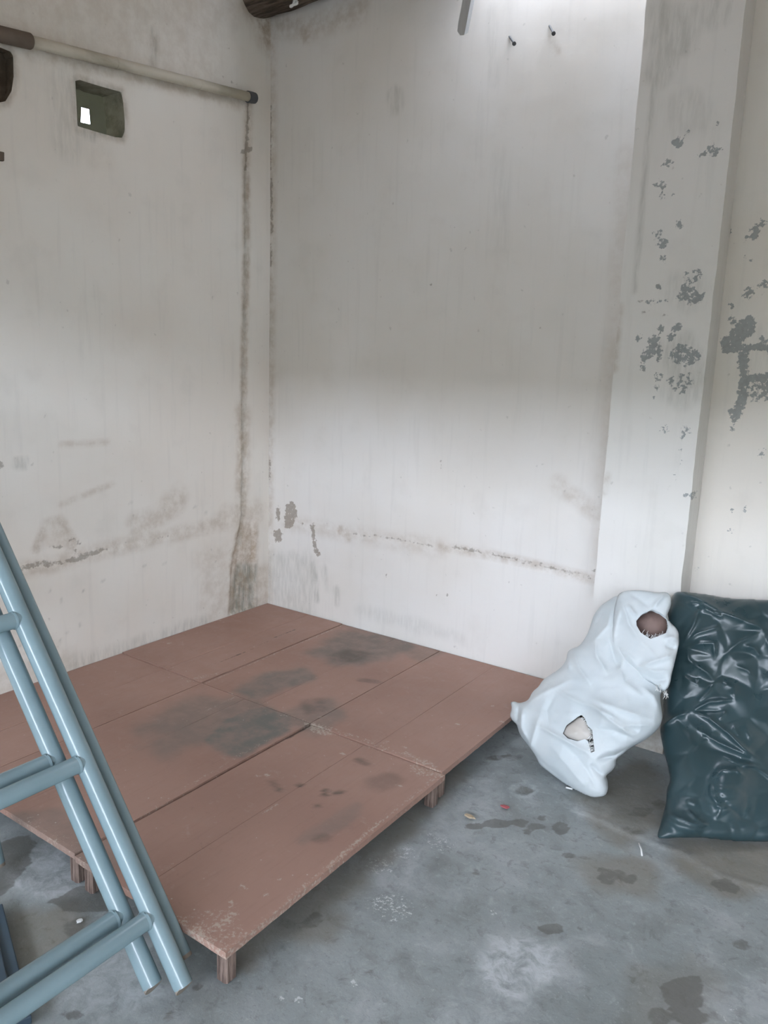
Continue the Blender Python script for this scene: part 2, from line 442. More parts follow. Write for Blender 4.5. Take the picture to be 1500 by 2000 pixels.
# slot of poorer plaster running down from the pipe end
crack = L_((486, 198), (485, 240), (483, 290), (481, 330), (481, 480), (478, 620), (475, 800), (474, 1000), (470, 1060), (464, 1120), (462, 1192))
cv.stroke(3, crack[:4], 0.004, 0.012, 0.95, 0.004); cv.stroke(3, L_((474, 297), (483, 293), (490, 291)), 0.006, 0.012, .9)
cv.stroke(0, crack[:5], 0.012, 0.035, 0.6)
cv.stroke(0, crack[3:9], 0.012, 0.03, 0.75, 0.006); cv.stroke(1, crack[3:9], 0.006, 0.02, 0.45)
cv.stroke(0, L_((475, 800), (470, 1010)), 0.02, 0.06, 0.5, 0.02)
cv.blob(0, L_((468, 1030), (496, 1030), (497, 1185), (447, 1196), (452, 1100)), 0.04, 0.85, 0.02)
cv.blob(1, L_((470, 1110), (494, 1110), (494, 1185), (452, 1194)), 0.05, 0.9, 0.02)
cv.blob(0, L_((400, 1090), (447, 1080), (440, 1190), (410, 1200)), 0.12, 0.30, 0.03)
cv.blob(0, L_((497, 1110), (520, 1110), (520, 1178), (497, 1180)), 0.05, 0.45, 0.02)
cv.stroke(0, L_((440, 1010), (475, 1005), (500, 1000)), 0.02, 0.08, 0.35, 0.03)
# plaster ledge
cv.stroke(3, L_((45, 1107), (90, 1101), (130, 1097), (165, 1085), (205, 1072)), 0.005, 0.018, 0.72, 0.006)
cv.stroke(3, L_((205, 1071), (250, 1060), (330, 1046)), 0.001, 0.008, 0.5)
cv.stroke(0, L_((20, 1115), (90, 1105), (200, 1075), (330, 1047), (440, 1020)), 0.012, 0.05, 0.42)
cv.stroke(0, L_((70, 1070), (90, 1025), (115, 1015), (133, 1045), (140, 1062)), 0.008, 0.03, 0.55, 0.012)
cv.blob(0, L_((75, 1065), (95, 1025), (120, 1018), (138, 1065)), 0.02, 0.30)
cv.stroke(3, L_((136, 1055), (148, 1055), (156, 1061)), 0.003, 0.008, 0.8); cv.stroke(3, L_((143, 1072), (150, 1077)), 0.002, 0.007, 0.9)
cv.stroke(3, L_((100, 1068), (120, 1067)), 0.004, 0.015, 0.5)
cv.stroke(0, L_((270, 1030), (310, 1015), (345, 975)), 0.03, 0.07, 0.4, 0.03)
cv.stroke(0, L_((120, 985), (170, 965), (220, 945)), 0.003, 0.02, 0.4)
cv.stroke(0, L_((120, 868), (160, 866), (210, 864)), 0.003, 0.02, 0.35)
cv.blob(1, L_((30, 897), (52, 897), (52, 912), (30, 912)), 0.02, 0.4)
cv.blob(3, L_((-6, 900), (4, 901), (4, 914), (-6, 914)), 0.01, 1.0)
cv.blob(0, L_((-20, 1200), (130, 1290), (0, 1350)), 0.10, 0.30, 0.04)
cv.stroke(1, L_((100, 1310), (240, 1270), (400, 1215)), 0.01, 0.06, 0.35, 0.02)
for q in ((255, 982), (380, 990), (402, 1002), (96, 1153), (118, 1172), (155, 1220), (200, 1134), (161, 1154), (320, 1100), (117, 1250), (129, 1236), (280, 1105)):
    cv.stroke(1, L_(q), 0.003, 0.01, 0.6)
# round the holes, above the pipe, browner top corner
for h_ in (hole1, hole2):
    cv.stroke(0, np.vstack([h_, h_[:1]]), 0.008, 0.03, 0.5, 0.008); cv.stroke(1, np.vstack([h_, h_[:1]]), 0.002, 0.02, 0.55)
cv.stroke(1, L_((155, 250), (180, 262)), 0.01, 0.04, 0.6, 0.01)
cv.stroke(1, L_((130, 170), (132, 280)), 0.03, 0.08, 0.25)
cv.stroke(1, L_((300, 60), (302, 90), (300, 130)), 0.006, 0.03, 0.4); cv.stroke(0, L_((300, 50), (302, 128)), 0.01, 0.04, 0.4)
cv.stroke(3, L_((440, 80), (452, 105), (458, 130)), 0.001, 0.006, 0.42); cv.stroke(3, L_((425, 140), (450, 160), (478, 175)), 0.001, 0.006, 0.42)
cv.stroke(0, L_((500, 0), (520, 30), (527, 60)), 0.03, 0.14, 0.85, 0.03)
cv.blob(0, L_((-50, -50), (480, -50), (410, 60), (415, 150), (250, 90), (-50, 40)), 0.18, 0.26, 0.05)
cv.stroke(0, L_((60, 100), (300, 155), (470, 200)), 0.012, 0.05, 0.45)  # shadow along the underside of the pipe, put into the plaster colour
cv.blob(0, L_((175, 275), (210, 280), (215, 320), (180, 320)), 0.05, 0.12)
cv.stroke(3, L_((527, 60), (524, 500)), 0.0, 0.008, 0.4)
dep = 0.004*vnoise(P, 1.4, 8.8)+0.001*vnoise(P, 9, 3.1)
yc = np.interp(P[:, 1], crack[::-1, 1], crack[::-1, 0])
gd, _ = dpoly(P, crack)
groove = 0.008*sstep((0.014-gd)/0.010)
ledge = np.interp(P[:, 0], *on_left(((-200, 1150), (45, 1108), (200, 1073), (330, 1046), (460, 1016)))[:, :].T)
dep = dep+0.004*sstep((ledge-P[:, 1]+0.004*vnoise(P, 20, 2.4))/0.012)
rec = L_((470, 1010), (496, 1012), (497, 1185), (446, 1200), (452, 1100))
dd, _ = dclosed(P, rec); dd = np.where(inside(P, rec), -dd, dd)
dep = dep-0.014*sstep((0.006-dd)/0.018)-groove
off = np.where(P[:, 0] > -2.01, dep-0.0, 0.0)
V = np.stack([np.maximum(off, -0.02), P[:, 0], P[:, 1]], 1)
V, F2, pa = compact(V, F, cv.a)
# keep front faces looking at the room (+x)
me = mesh('wall_left', V, F2, True); add_paint(me, pa)
wall_left = struct(link_mesh('wall_left', me, M['wall_l']))

# masonry inside the two holes
m = NT('raw_masonry', 0.9, 0.1)
m.color(m.mix(m.ramp(m.noise(9, 6, 0.65), 0.35, 0.65), srgb(120, 118, 104), srgb(160, 156, 140)))
m.bump(m.noise(40, 6, 0.7), 0.6, 0.01); M['masonry'] = m.m
m = NT('raw_brick', 0.9, 0.1)
m.color(m.mix(m.ramp(m.noise(12, 6, 0.65), 0.35, 0.65), srgb(92, 82, 70), srgb(118, 106, 92)))
m.bump(m.noise(40, 6, 0.7), 0.6, 0.01); M['brick'] = m.m
def reveal(name, poly, depth, m, back):
    n = len(poly); fine = []
    for i in range(n):
        a, b = poly[i], poly[(i+1) % n]
        k = max(1, int(np.hypot(*(b-a))/0.02))
        for j in range(k): fine.append(a+(b-a)*j/k)
    fine = np.array(fine); n = len(fine); V = []; c = fine.mean(0)
    for j, dx in enumerate((0.002, -depth*0.3, -depth*0.65, -depth)):
        jit = 0.008*vnoise(fine+j*3.1, 25, 1.3+j)
        for i in range(n):
            r_ = fine[i]-c; q = c+r_*(1+(jit[i]/np.hypot(*r_) if j else 0))
            V.append((dx, q[0], q[1]))
    Fq = []
    for j in range(3):
        for i in range(n):
            i2 = (i+1) % n; Fq.append((j*n+i, j*n+i2, (j+1)*n+i2, (j+1)*n+i))
    if back: Fq.append(tuple(3*n+i for i in range(n)))
    o = link_mesh(name, mesh(name, V, Fq), m, wall_left)
    return o
reveal('hole_reveal', hole1, 0.13, M['masonry'], False)
o = reveal('knocked_out_patch', hole2, 0.05, M['brick'], True)
# neighbouring dim store room seen through the hole
slot = hit(np.array([(157, 209), (171, 213), (176, 243), (163, 240)], float), 0, -0.9)
y0, y1 = slot[:, 1].min(), slot[:, 1].max(); z0, z1 = slot[:, 2].min(), slot[:, 2].max()
m = NT('store_room_plaster', 0.9, 0.1); m.color(m.mix(m.noise(5, 4), srgb(150, 150, 132), srgb(176, 174, 156))); M['store'] = m.m
mb = MB()
X0, X1, YA, YB, ZA, ZB = -0.9, -0.14, -2.4, 0.6, 1.2, 3.3
ring_in = [(X0, y0, z0), (X0, y1, z0+0.004), (X0, y1-0.004, z1), (X0, y0+0.006, z1-0.002)]
ring_out = [(X0, YA, ZA), (X0, YB, ZA), (X0, YB, ZB), (X0, YA, ZB)]
mb.add(ring_in+ring_out, [(i, (i+1) % 4, 4+(i+1) % 4, 4+i) for i in range(4)])
mb.add([(X0, YA, ZA), (X1, YA, ZA), (X1, YB, ZA), (X0, YB, ZA)], [(0, 1, 2, 3)])
mb.add([(X0, YA, ZA), (X1, YA, ZA), (X1, YA, ZB), (X0, YA, ZB)], [(0, 1, 2, 3)])
mb.add([(X0, YB, ZA), (X1, YB, ZA), (X1, YB, ZB), (X0, YB, ZB)], [(0, 1, 2, 3)])
mb.add([(X0, YA+0.32, ZB), (X1, YA+0.32, ZB), (X1, YB, ZB), (X0, YB, ZB)], [(0, 1, 2, 3)])   # unseen gap added in its roof so daylight brightens the inside
struct(mb.build('wall_store_room', M['store']))
# outer skin of the left wall, with the hole through it
P2, F3 = plane_grid(np.concatenate([[RY], lin(-2.4, 0.0, 0.03), [0.6]]), np.concatenate([[0.0], lin(1.2, 3.3, 0.03), [3.75]]))
F3 = cut_hole(P2, F3, hole1)
V3, F3 = compact(np.stack([np.full(len(P2), -0.128), P2[:, 0], P2[:, 1]], 1), F3)
struct(link_mesh('wall_left_outer', mesh('wall_left_outer', V3, F3), M['store']))

# ---------------- the rest of the room shell
m = NT('roof_boards', 0.9, 0.1)
m.color(m.mix(m.ramp(m.noise(4, 5, vec=m.mapping((1, 8, 1))), 0.35, 0.65), srgb(168, 140, 112), srgb(186, 158, 130))); M['roof'] = m.m
mb = MB()
mb.box(-0.14, RX+0.1, RY-0.1, -GAP_W, RZ, RZ+0.05)
mb.box(-0.14, GAP_X0, -GAP_W, 0.25, RZ, RZ+0.05)
mb.box(GAP_X1, RX+0.1, -GAP_W, 0.25, RZ, RZ+0.05)
struct(mb.build('ceiling', M['roof']))
mb = MB().box(RX, RX+0.12, RY, 0.0, 0, RZ)
struct(mb.build('wall_right', M['render']))
mb = MB()
mb.box(-0.14, DOOR_X0, RY-0.12, RY, 0, RZ); mb.box(DOOR_X1, RX+0.12, RY-0.12, RY, 0, RZ); mb.box(DOOR_X0, DOOR_X1, RY-0.12, RY, DOOR_TOP, RZ)
struct(mb.build('wall_front', M['render']))
mb = MB().box(-0.14, GAP_X0+0.02, 0.02, 0.14, -0.05, RZ+0.04); mb.box(GAP_X1-0.01, RX+0.1, 0.02, 0.14, -0.05, RZ+0.04); mb.box(GAP_X0+0.02, GAP_X1-0.01, 0.02, 0.14, -0.05, RZ)
struct(mb.build('wall_back_core', M['wall']))

# street outside the door
m = NT('street_ground', 0.9, 0.2); m.color(m.mix(m.noise(2, 5), srgb(112, 110, 106), srgb(128, 126, 120))); M['street'] = m.m
struct(MB().box(-20, 26, -22, RY, -0.3, -0.02).build('ground', M['street']))
m = NT('house_front', 0.9, 0.2); m.color(m.mix(m.noise(1, 3), srgb(86, 88, 80), srgb(98, 98, 90))); M['house'] = m.m
struct(MB().box(-20, 26, -22, -16, -0.3, 4.6).build('exterior_wall', M['house']))

m = NT('sky_blocking_sheet', 0.9, 0.1); m.color(m.mix(m.noise(1, 3), srgb(110, 108, 102), srgb(124, 122, 116))); M['sky_slab'] = m.m  # grey for the added slab that blocks part of the sky
struct(MB().box(-20, 26, -13.0, RY-0.1, 5.0, 5.06).build('sky_blocking_slab', M['sky_slab']))   # unseen slab added outside to cut off the higher sky

# ------------------------------------------------------------------ floor
m = NT('concrete_floor', 0.62, 0.35)
R, G, B, A = m.paint()
n1 = m.noise(1.6, 4, 0.6); n2 = m.noise(7, 6, 0.62, 0.4); n3 = m.noise(55, 5, 0.7); n4 = m.noise(22, 6, 0.68, 0.6)
c = m.mix(m.ramp(n1, 0.35, 0.65), srgb(138, 145, 145), srgb(152, 159, 159))
c = m.mix(m.math('MULTIPLY', m.ramp(n2, 0.5, 0.72), 0.55), c, srgb(176, 180, 182))
c = m.mix(m.math('MULTIPLY', m.ramp(n2, 0.5, 0.28), 0.45), c, srgb(106, 108, 106))
c = m.mix(m.math('MULTIPLY', m.ramp(n4, 0.54, 0.68), 0.5), c, srgb(110, 113, 111))
c = m.mix(m.math('MULTIPLY', m.ramp(n4, 0.44, 0.30), 0.45), c, srgb(172, 178, 178))
n6 = m.noise(13, 8, 0.72, 0.8); c = m.mix(m.math('MULTIPLY', m.ramp(n6, 0.60, 0.70), 0.35), c, srgb(100, 104, 102)); c = m.mix(m.math('MULTIPLY', m.ramp(n6, 0.36, 0.28), 0.4), c, srgb(184, 189, 190))
c = m.mix(m.math('MULTIPLY', m.ramp(n3, 0.58, 0.75), 0.45), c, srgb(186, 191, 191))
c = m.mix(m.math('MULTIPLY', m.ramp(n3, 0.42, 0.28), 0.4), c, srgb(104, 108, 106))
n5 = m.noise(130, 3, 0.7); c = m.mix(m.math('MULTIPLY', m.ramp(n5, 0.6, 0.8), 0.4), c, srgb(200, 204, 204)); c = m.mix(m.math('MULTIPLY', m.ramp(n5, 0.4, 0.25), 0.35), c, srgb(96, 100, 98))
c = m.mix(m.math('MULTIPLY', A, m.ramp(m.noise(17, 7, 0.72, 0.6), 0.36, 0.62, 0.15, 1.0), clamp=True), c, srgb(196, 202, 205))
w_ = m.math('ADD', m.math('MULTIPLY', m.math('SUBTRACT', m.noise(105, 6, 0.7), 0.5), 2.0), B)
c = m.mix(m.math('MULTIPLY', m.math('MULTIPLY', m.ramp(w_, 0.66, 0.80), m.ramp(B, 0.05, 0.2)), 0.65), c, srgb(222, 226, 226))
st = m.math('ADD', m.math('MULTIPLY', m.math('SUBTRACT', n4, 0.5), 0.9), G)
stm = m.math('MULTIPLY', m.ramp(st, 0.32, 0.64), m.ramp(G, 0.03, 0.15))
c = m.mix(m.math('MULTIPLY', R, m.ramp(n2, 0.2, 0.7, 0.6, 1.0), clamp=True), c, srgb(120, 109, 90))
c = m.mix(m.math('MULTIPLY', stm, 0.66), c, srgb(100, 99, 94))
m.color(c); m.rough(m.ramp(n2, 0.3, 0.7, 0.5, 0.75))
m.bump(m.math('ADD', m.math('MULTIPLY', n3, 0.3), m.math('MULTIPLY', n4, 0.5)), 0.3, 0.008); M['floor'] = m.m
def on_floor(pts): return hit(np.array(pts, float), 2, 0.0)[:, [0, 1]]
G_ = lambda *p: on_floor(p)
xs = np.concatenate([[0.0, 0.4], lin(0.7, 3.4, 0.0135), [4.0, RX]]); ys = np.concatenate([[RY, -4.0], lin(-3.1, 0.0, 0.0135)])
P, F = plane_grid(xs, ys); cv = Canvas(P); pit = np.zeros(len(P))
def dark(poly, amp=0.9, soft=0.02, jag=0.02, pitd=0.0):
    global pit
    poly = on_floor(poly); cv.blob(1, poly, soft, amp, jag, 18)
    if pitd:
        d, _ = dclosed(P, poly); d = np.where(inside(P, poly), -d, d); pit = np.maximum(pit, pitd*sstep((0.005-d)/0.02))
dark(chipblob(1023, 1542, 15, 9, 1), .55, .02, .012, 0.006)
cv.stroke(3, np.vstack([G_(*[(1023+22*math.cos(g), 1542+13*math.sin(g)) for g in np.linspace(0, 6.28, 14)])]), 0.003, 0.012, 0.45)
for (x, y, rx, ry, a, d_) in ((968, 1605, 18, 7, .8, 0), (930, 1612, 14, 4, .8, 0), (1018, 1606, 12, 8, .75, 0), (1045, 1612, 14, 6, .8, 0), (1030, 1622, 8, 4, .8, 0), (1093, 1615, 12, 9, .8, 0.004), (1060, 1596, 7, 4, .7, 0),
        (1075, 1810, 20, 8, .9, 0.005), (1132, 1812, 9, 6, .6, 0.003), (1108, 1668, 8, 3, .6, 0), (1146, 1673, 6, 3, .55, 0), (1190, 1708, 28, 14, .6, 0), (1232, 1714, 16, 11, .6, 0),
        (1415, 1728, 24, 16, .75, 0), (1340, 1935, 30, 36, .85, 0), (1350, 1985, 24, 22, .75, 0), (1285, 1985, 22, 12, .6, 0), (1235, 1912, 8, 7, .6, 0.003), (1450, 1845, 9, 6, .6, 0), (1493, 1916, 6, 7, .6, 0),
        (931, 1700, 5, 4, .6, 0.002), (1253, 1585, 22, 10, .55, 0), (1285, 1568, 10, 10, .5, 0), (1245, 1620, 30, 8, .45, 0), (610, 1795, 20, 14, .55, 0), (560, 1800, 18, 8, .45, 0), (705, 1895, 18, 10, .4, 0), (507, 1925, 5, 4, .5, 0),
        (145, 1980, 14, 7, .65, 0.003), (330, 1985, 10, 7, .5, 0.003), (1005, 1478, 22, 9, .5, 0), (965, 1478, 14, 7, .5, 0), (940, 1490, 20, 6, .4, 0), (765, 1990, 20, 8, .45, 0), (385, 1925, 9, 8, .6, 0), (850, 1912, 8, 6, .3, 0)):
    dark(chipblob(x, y, rx, ry, a), a, .018, .014, d_)
dark(((95, 1760), (160, 1735), (215, 1725), (260, 1745), (230, 1775), (165, 1775), (130, 1768)), .9, .02, .02)
dark(((0, 1640), (60, 1630), (60, 1655), (40, 1700), (0, 1745)), .8, .02, .02)
dark(((120, 1795), (165, 1800), (160, 1820), (125, 1815)), .6, .03, .02)
for poly, a in ((((40, 1800), (120, 1780), (160, 1840), (100, 1930), (30, 1900)), .55), (((1150, 1560), (1260, 1480), (1300, 1600), (1210, 1640)), .55), (((1340, 1640), (1500, 1650), (1560, 1720), (1420, 1740), (1320, 1680)), .6),
        (((760, 1580), (900, 1490), (880, 1530), (700, 1720), (520, 1840), (470, 1870)), .5), (((1150, 1680), (1260, 1690), (1250, 1730), (1160, 1720)), .5), (((1260, 1900), (1380, 1900), (1380, 2010), (1260, 2010)), .3), (((520, 1780), (640, 1770), (640, 1830), (520, 1830)), .45)):
    cv.blob(0, on_floor(poly), 0.07, a, 0.04)
for poly, a in ((((60, 1665), (120, 1650), (145, 1680), (140, 1735), (90, 1750), (50, 1720)), .75), (((960, 1850), (1080, 1840), (1090, 1900), (1000, 1930), (940, 1910)), .85), (((100, 1880), (260, 1850), (290, 1960), (130, 1990)), .55),
        (((640, 1690), (790, 1650), (850, 1640), (780, 1720)), .35), (((850, 1560), (960, 1510), (960, 1600), (860, 1640)), .3), (((1140, 1570), (1180, 1575), (1180, 1600), (1140, 1590)), .45), (((1380, 1950), (1500, 1930), (1500, 2010), (1380, 2010)), .4), (((880, 1960), (1020, 1960), (1000, 2010), (860, 2010)), .4)):
    cv.blob(3, on_floor(poly), 0.06, a, 0.05)
cv.stroke(3, G_((1130, 1580), (1230, 1625), (1330, 1660), (1400, 1705)), 0.012, 0.025, .5, 0.012)
cv.stroke(3, G_((1400, 1705), (1470, 1735), (1520, 1740)), 0.012, 0.03, .5, 0.015)
cv.stroke(3, G_((1290, 1610), (1300, 1500), (1320, 1420)), 0.01, 0.06, .2)
for q, r_, a in (((770, 1770), .10, .62), ((860, 1645), .09, .55), ((790, 1665), .07, .6), ((740, 1690), .08, .6), ((965, 1780), .03, .7), ((690, 1915), .02, .7), ((580, 1950), .02, .75), ((553, 1944), .02, .75), ((1100, 1530), .1, .35), ((900, 1530), .15, .4), ((1430, 1980), .08, .5), ((480, 1875), .05, .3), ((940, 1900), .12, .4)):
    cv.stroke(2, on_floor([q]), r_*0.3, r_, a, 0.02)
ridge = sstep((0.02-dpoly(P, G_((1130, 1580), (1230, 1625), (1330, 1660), (1400, 1705), (1520, 1740)))[0])/0.02)
Z = 0.003*vnoise(P, 2.5, 4.2)+0.0012*vnoise(P, 16, 5.9)-pit+0.003*ridge-0.004
V = np.stack([P[:, 0], P[:, 1], np.minimum(Z, 0.0005)], 1)
me = mesh('floor', V, F, True); add_paint(me, cv.a)
struct(link_mesh('floor', me, M['floor']))

# ------------------------------------------------------------------ low platforms (six, pushed together)
m = NT('brown_painted_board', 0.6, 0.35)
R, G, B, A = m.paint()
n1 = m.noise(2.2, 4); n2 = m.noise(9, 6, 0.6); n3 = m.noise(60, 4, 0.65); gr = m.noise(6, 5, 0.6, vec=m.mapping((14, 1.2, 1)))
c = m.mix(m.ramp(n1, 0.35, 0.65), srgb(153, 121, 108), srgb(162, 130, 117))
c = m.mix(m.math('MULTIPLY', m.ramp(gr, 0.5, 0.72), 0.12), c, srgb(122, 96, 84))
c = m.mix(m.math('MULTIPLY', m.ramp(n2, 0.55, 0.75), 0.22), c, srgb(160, 136, 124))
sf = m.noise(21, 8, 0.7, 0.5); c = m.mix(m.math('MULTIPLY', m.ramp(sf, 0.58, 0.72), 0.30), c, srgb(176, 158, 148)); c = m.mix(m.math('MULTIPLY', m.ramp(sf, 0.40, 0.28), 0.25), c, srgb(112, 92, 84))
c = m.mix(m.math('MULTIPLY', R, m.ramp(n2, 0.3, 0.65, 0.55, 1.0), clamp=True), c, srgb(112, 110, 104))
c = m.mix(m.math('MULTIPLY', G, m.ramp(n2, 0.25, 0.6, 0.5, 1.1), clamp=True), c, srgb(84, 76, 68))
wv = m.math('ADD', m.math('MULTIPLY', m.math('SUBTRACT', m.noise(110, 6, 0.72), 0.5), 2.4), B)
c = m.mix(m.math('MULTIPLY', m.math('MULTIPLY', m.ramp(wv, 0.55, 0.80), m.ramp(B, 0.04, 0.2)), 0.6), c, srgb(188, 178, 164))
lv = m.math('ADD', m.math('MULTIPLY', m.math('SUBTRACT', m.noise(40, 4, 0.6), 0.5), 1.3), A)
c = m.mix(m.math('MULTIPLY', m.math('MULTIPLY', m.ramp(lv, 0.4, 0.7), m.ramp(A, 0.04, 0.2)), 0.75), c, srgb(66, 56, 50))
sp = m.ramp(m.math('ADD', m.voro(24), m.math('MULTIPLY', n3, 0.12)), 0.135, 0.10); spm = m.ramp(m.noise(3, 2), 0.5, 0.62)
c = m.mix(m.math('MULTIPLY', m.math('MULTIPLY', sp, spm), 0.65), c, srgb(200, 192, 180))
m.color(c); m.rough(m.ramp(n2, 0.3, 0.7, 0.48, 0.7)); m.bump(m.math('ADD', m.math('MULTIPLY', gr, 0.3), m.math('MULTIPLY', n3, 0.2)), 0.25, 0.004); M['board'] = m.m
m = NT('bare_leg_wood', 0.8, 0.2)
g_ = m.noise(10, 6, 0.7, vec=m.mapping((9, 9, 0.8))); c = m.mix(m.ramp(g_, 0.35, 0.65), srgb(88, 74, 68), srgb(140, 122, 112))
m.color(c); m.bump(g_, 0.6, 0.006); M['leg'] = m.m
ZT = HP*U
def on_top(pts): return hit(np.array(pts, float), 2, ZT)[:, [0, 1]]
T_ = lambda *p: on_top(p)
def top_paint(P):
    cv = Canvas(P)
    # grey paint smear and dirt patches
    cv.blob(0, T_((405, 1445), (440, 1405), (520, 1385), (560, 1400), (555, 1425), (500, 1455), (470, 1478), (440, 1470)), 0.03, 1.0, 0.03)
    cv.blob(0, T_((470, 1350), (520, 1320), (590, 1310), (600, 1325), (540, 1345), (500, 1360)), 0.06, .8, 0.03)
    cv.blob(0, T_((620, 1275), (670, 1240), (760, 1240), (800, 1262), (740, 1285), (660, 1295)), 0.09, .75, 0.04)
    cv.blob(1, T_((650, 1285), (680, 1272), (715, 1276), (690, 1292)), 0.05, .5, 0.02)
    cv.blob(0, T_((300, 1420), (400, 1370), (480, 1375), (420, 1430), (330, 1460)), 0.12, .6, 0.05)
    cv.blob(0, T_((560, 1400), (640, 1370), (660, 1400), (610, 1430)), 0.06, .6, 0.03)
    cv.blob(1, T_((600, 1370), (625, 1365), (625, 1385), (600, 1395)), 0.04, .4, 0.02)
    cv.blob(0, T_((660, 1205), (790, 1245), (860, 1275), (820, 1290), (700, 1235)), 0.04, .4, 0.02)
    cv.blob(0, T_((640, 1600), (700, 1570), (700, 1590), (590, 1640)), 0.03, .45, 0.02)
    cv.stroke(1, T_((625, 1635), (632, 1634)), 0.014, 0.02, .45, .008)
    for q in ((543, 1541), (585, 1532), (635, 1542), (655, 1547), (665, 1545), (634, 1550), (620, 1572)):
        cv.stroke(1, T_(q), 0.005, 0.014, .75)
    cv.stroke(1, T_((700, 1482), (715, 1490)), 0.006, 0.02, .6, .006); cv.stroke(1, T_((738, 1530), (760, 1520)), 0.03, 0.04, .35, .02)
    cv.stroke(1, T_((530, 1525), (546, 1543)), 0.004, 0.015, .45); cv.stroke(1, T_((708, 1328), (735, 1332)), 0.012, 0.02, .5, .01)
    # worn light scuffs
    cv.stroke(2, T_((400, 1335), (460, 1310), (670, 1220)), 0.005, 0.012, .62)
    cv.stroke(2, T_((370, 1330), (420, 1318)), 0.01, 0.03, .55, .02); cv.stroke(2, T_((445, 1352), (468, 1360)), 0.003, 0.012, .7)
    cv.stroke(2, T_((405, 1388), (460, 1362)), 0.003, 0.010, .62)
    cv.stroke(2, T_((545, 1395), (610, 1410), (700, 1440), (860, 1505)), 0.006, 0.016, .52)
    cv.stroke(2, T_((600, 1415), (640, 1430)), 0.015, 0.03, .72, .02); cv.stroke(2, T_((670, 1435), (740, 1460)), 0.02, 0.06, .4, .02)
    cv.stroke(2, T_((790, 1470), (845, 1495)), 0.008, 0.02, .68, .01); cv.stroke(2, T_((820, 1500), (858, 1512)), 0.02, 0.04, .6, .02)
    cv.stroke(2, T_((540, 1437), (470, 1475), (360, 1540), (280, 1595)), 0.004, 0.016, .5)
    for q, r_ in (((895, 1414), .006), ((668, 1470), .008), ((520, 1512), .008), ((756, 1449), .004), ((790, 1460), .005), ((497, 1265), .003), ((430, 1213), .007), ((437, 1217), .005), ((625, 1400), .004), ((962, 1378), .006), ((780, 1532), .006), ((980, 1410), .006), ((500, 1513), .004), ((520, 1745), .008), ((330, 1258), .008), ((545, 1718), .004)):
        cv.stroke(2, T_(q), r_, 0.008, 1.0)
    cv.stroke(2, T_((462, 1730), (475, 1724), (488, 1735)), 0.002, 0.008, .8)
    cv.blob(2, T_((360, 1800), (400, 1785), (460, 1780), (470, 1830), (443, 1856)), 0.03, .52, .03)
    for q in ((450, 1770), (455, 1785), (432, 1806), (445, 1798), (455, 1760)): cv.stroke(2, T_(q), 0.005, 0.01, .9)
    cv.stroke(2, T_((443, 1858), (520, 1795), (640, 1690), (740, 1605), (852, 1515)), 0.006, 0.012, .58)
    cv.stroke(2, T_((640, 1690), (740, 1606)), 0.008, 0.01, .75); cv.stroke(2, T_((443, 1858), (350, 1790)), 0.008, 0.014, .62)
    cv.stroke(2, T_((555, 1562), (520, 1582), (470, 1610)), 0.001, 0.006, .75); cv.stroke(2, T_((470, 1610), (310, 1702)), 0.0, 0.006, .5)
    # cracks and dark joints
    cv.stroke(3, T_((577, 1230), (545, 1243), (520, 1255), (498, 1266), (415, 1302)), 0.002, 0.008, .62); cv.stroke(3, T_((605, 1415), (560, 1440)), 0.003, 0.006, 1.0)
    cv.stroke(3, T_((400, 1333), (240, 1275)), 0.001, 0.006, .5)
    cv.blob(2, T_((180, 1690), (20, 1600), (60, 1595), (210, 1680)), 0.03, .4, .02); cv.blob(0, T_((20, 1598), (200, 1702), (240, 1680), (100, 1590)), 0.05, .5, .03)
    return cv.a
TH = 0.021
def plank_mesh(x0, x1, y0, y1, seed):
    """one board: gridded top with a slightly worn edge, plain sides and underside (world metres, top at ZT)"""
    xs = lin(x0, x1, 0.0135); ys = lin(y0, y1, 0.0135); P, F = plane_grid(xs, ys); nx, ny = len(xs), len(ys)
    edge = np.minimum(np.minimum(P[:, 0]-x0, x1-P[:, 0]), np.minimum(P[:, 1]-y0, y1-P[:, 1]))
    z = ZT+0.0012*vnoise(P, 3, seed)-0.0010*(edge < 0.004)
    V = list(map(tuple, np.stack([P[:, 0], P[:, 1], z], 1))); Fs = [tuple(f) for f in F]
    per = [i for i in range(nx)]+[j*nx+nx-1 for j in range(1, ny)]+[(ny-1)*nx+i for i in range(nx-2, -1, -1)]+[j*nx for j in range(ny-2, 0, -1)]
    pa = top_paint(P); pa2 = list(map(tuple, pa)); prev = per
    for lvl, (ins, zz) in enumerate(((-0.0008, ZT-0.004), (0.0, ZT-TH))):
        b = len(V)
        for i in per:
            wob = 0.0015*mnoise.noise(Vector((P[i, 0]*30, P[i, 1]*30, lvl)))
            V.append((P[i, 0]+wob, P[i, 1]+wob, zz)); q = pa[i].copy(); q[2] = max(q[2], 0.42 if lvl == 0 else 0.3); pa2.append(tuple(q))
        n = len(per)
        for k in range(n):
            k2 = (k+1) % n; Fs.append((prev[k], b+k, b+k2, prev[k2]))
        prev = list(range(b, b+n))
    Fs.append(tuple(prev)[::-1])
    return V, Fs, np.array(pa2)
def leg_mesh(h, r=0.0195, seed=0):
    rr = random.Random(seed); V = []; F = []; n = 20
    for zz in (0.0, h*0.5, h):
        for k in range(n):
            g = 2*math.pi*k/n; q = max(abs(math.cos(g)), abs(math.sin(g)))
            e = r/q*(0.965 if k % 2 else 1.0)*(1+rr.uniform(-.02, .02)); V.append((e*math.cos(g), e*math.sin(g), zz))
    for j in range(2):
        for k in range(n): F.append((j*n+k, j*n+(k+1) % n, (j+1)*n+(k+1) % n, (j+1)*n+k))
    F.append(tuple(range(n))[::-1]); F.append(tuple(2*n+k for k in range(n)))
    return V, F
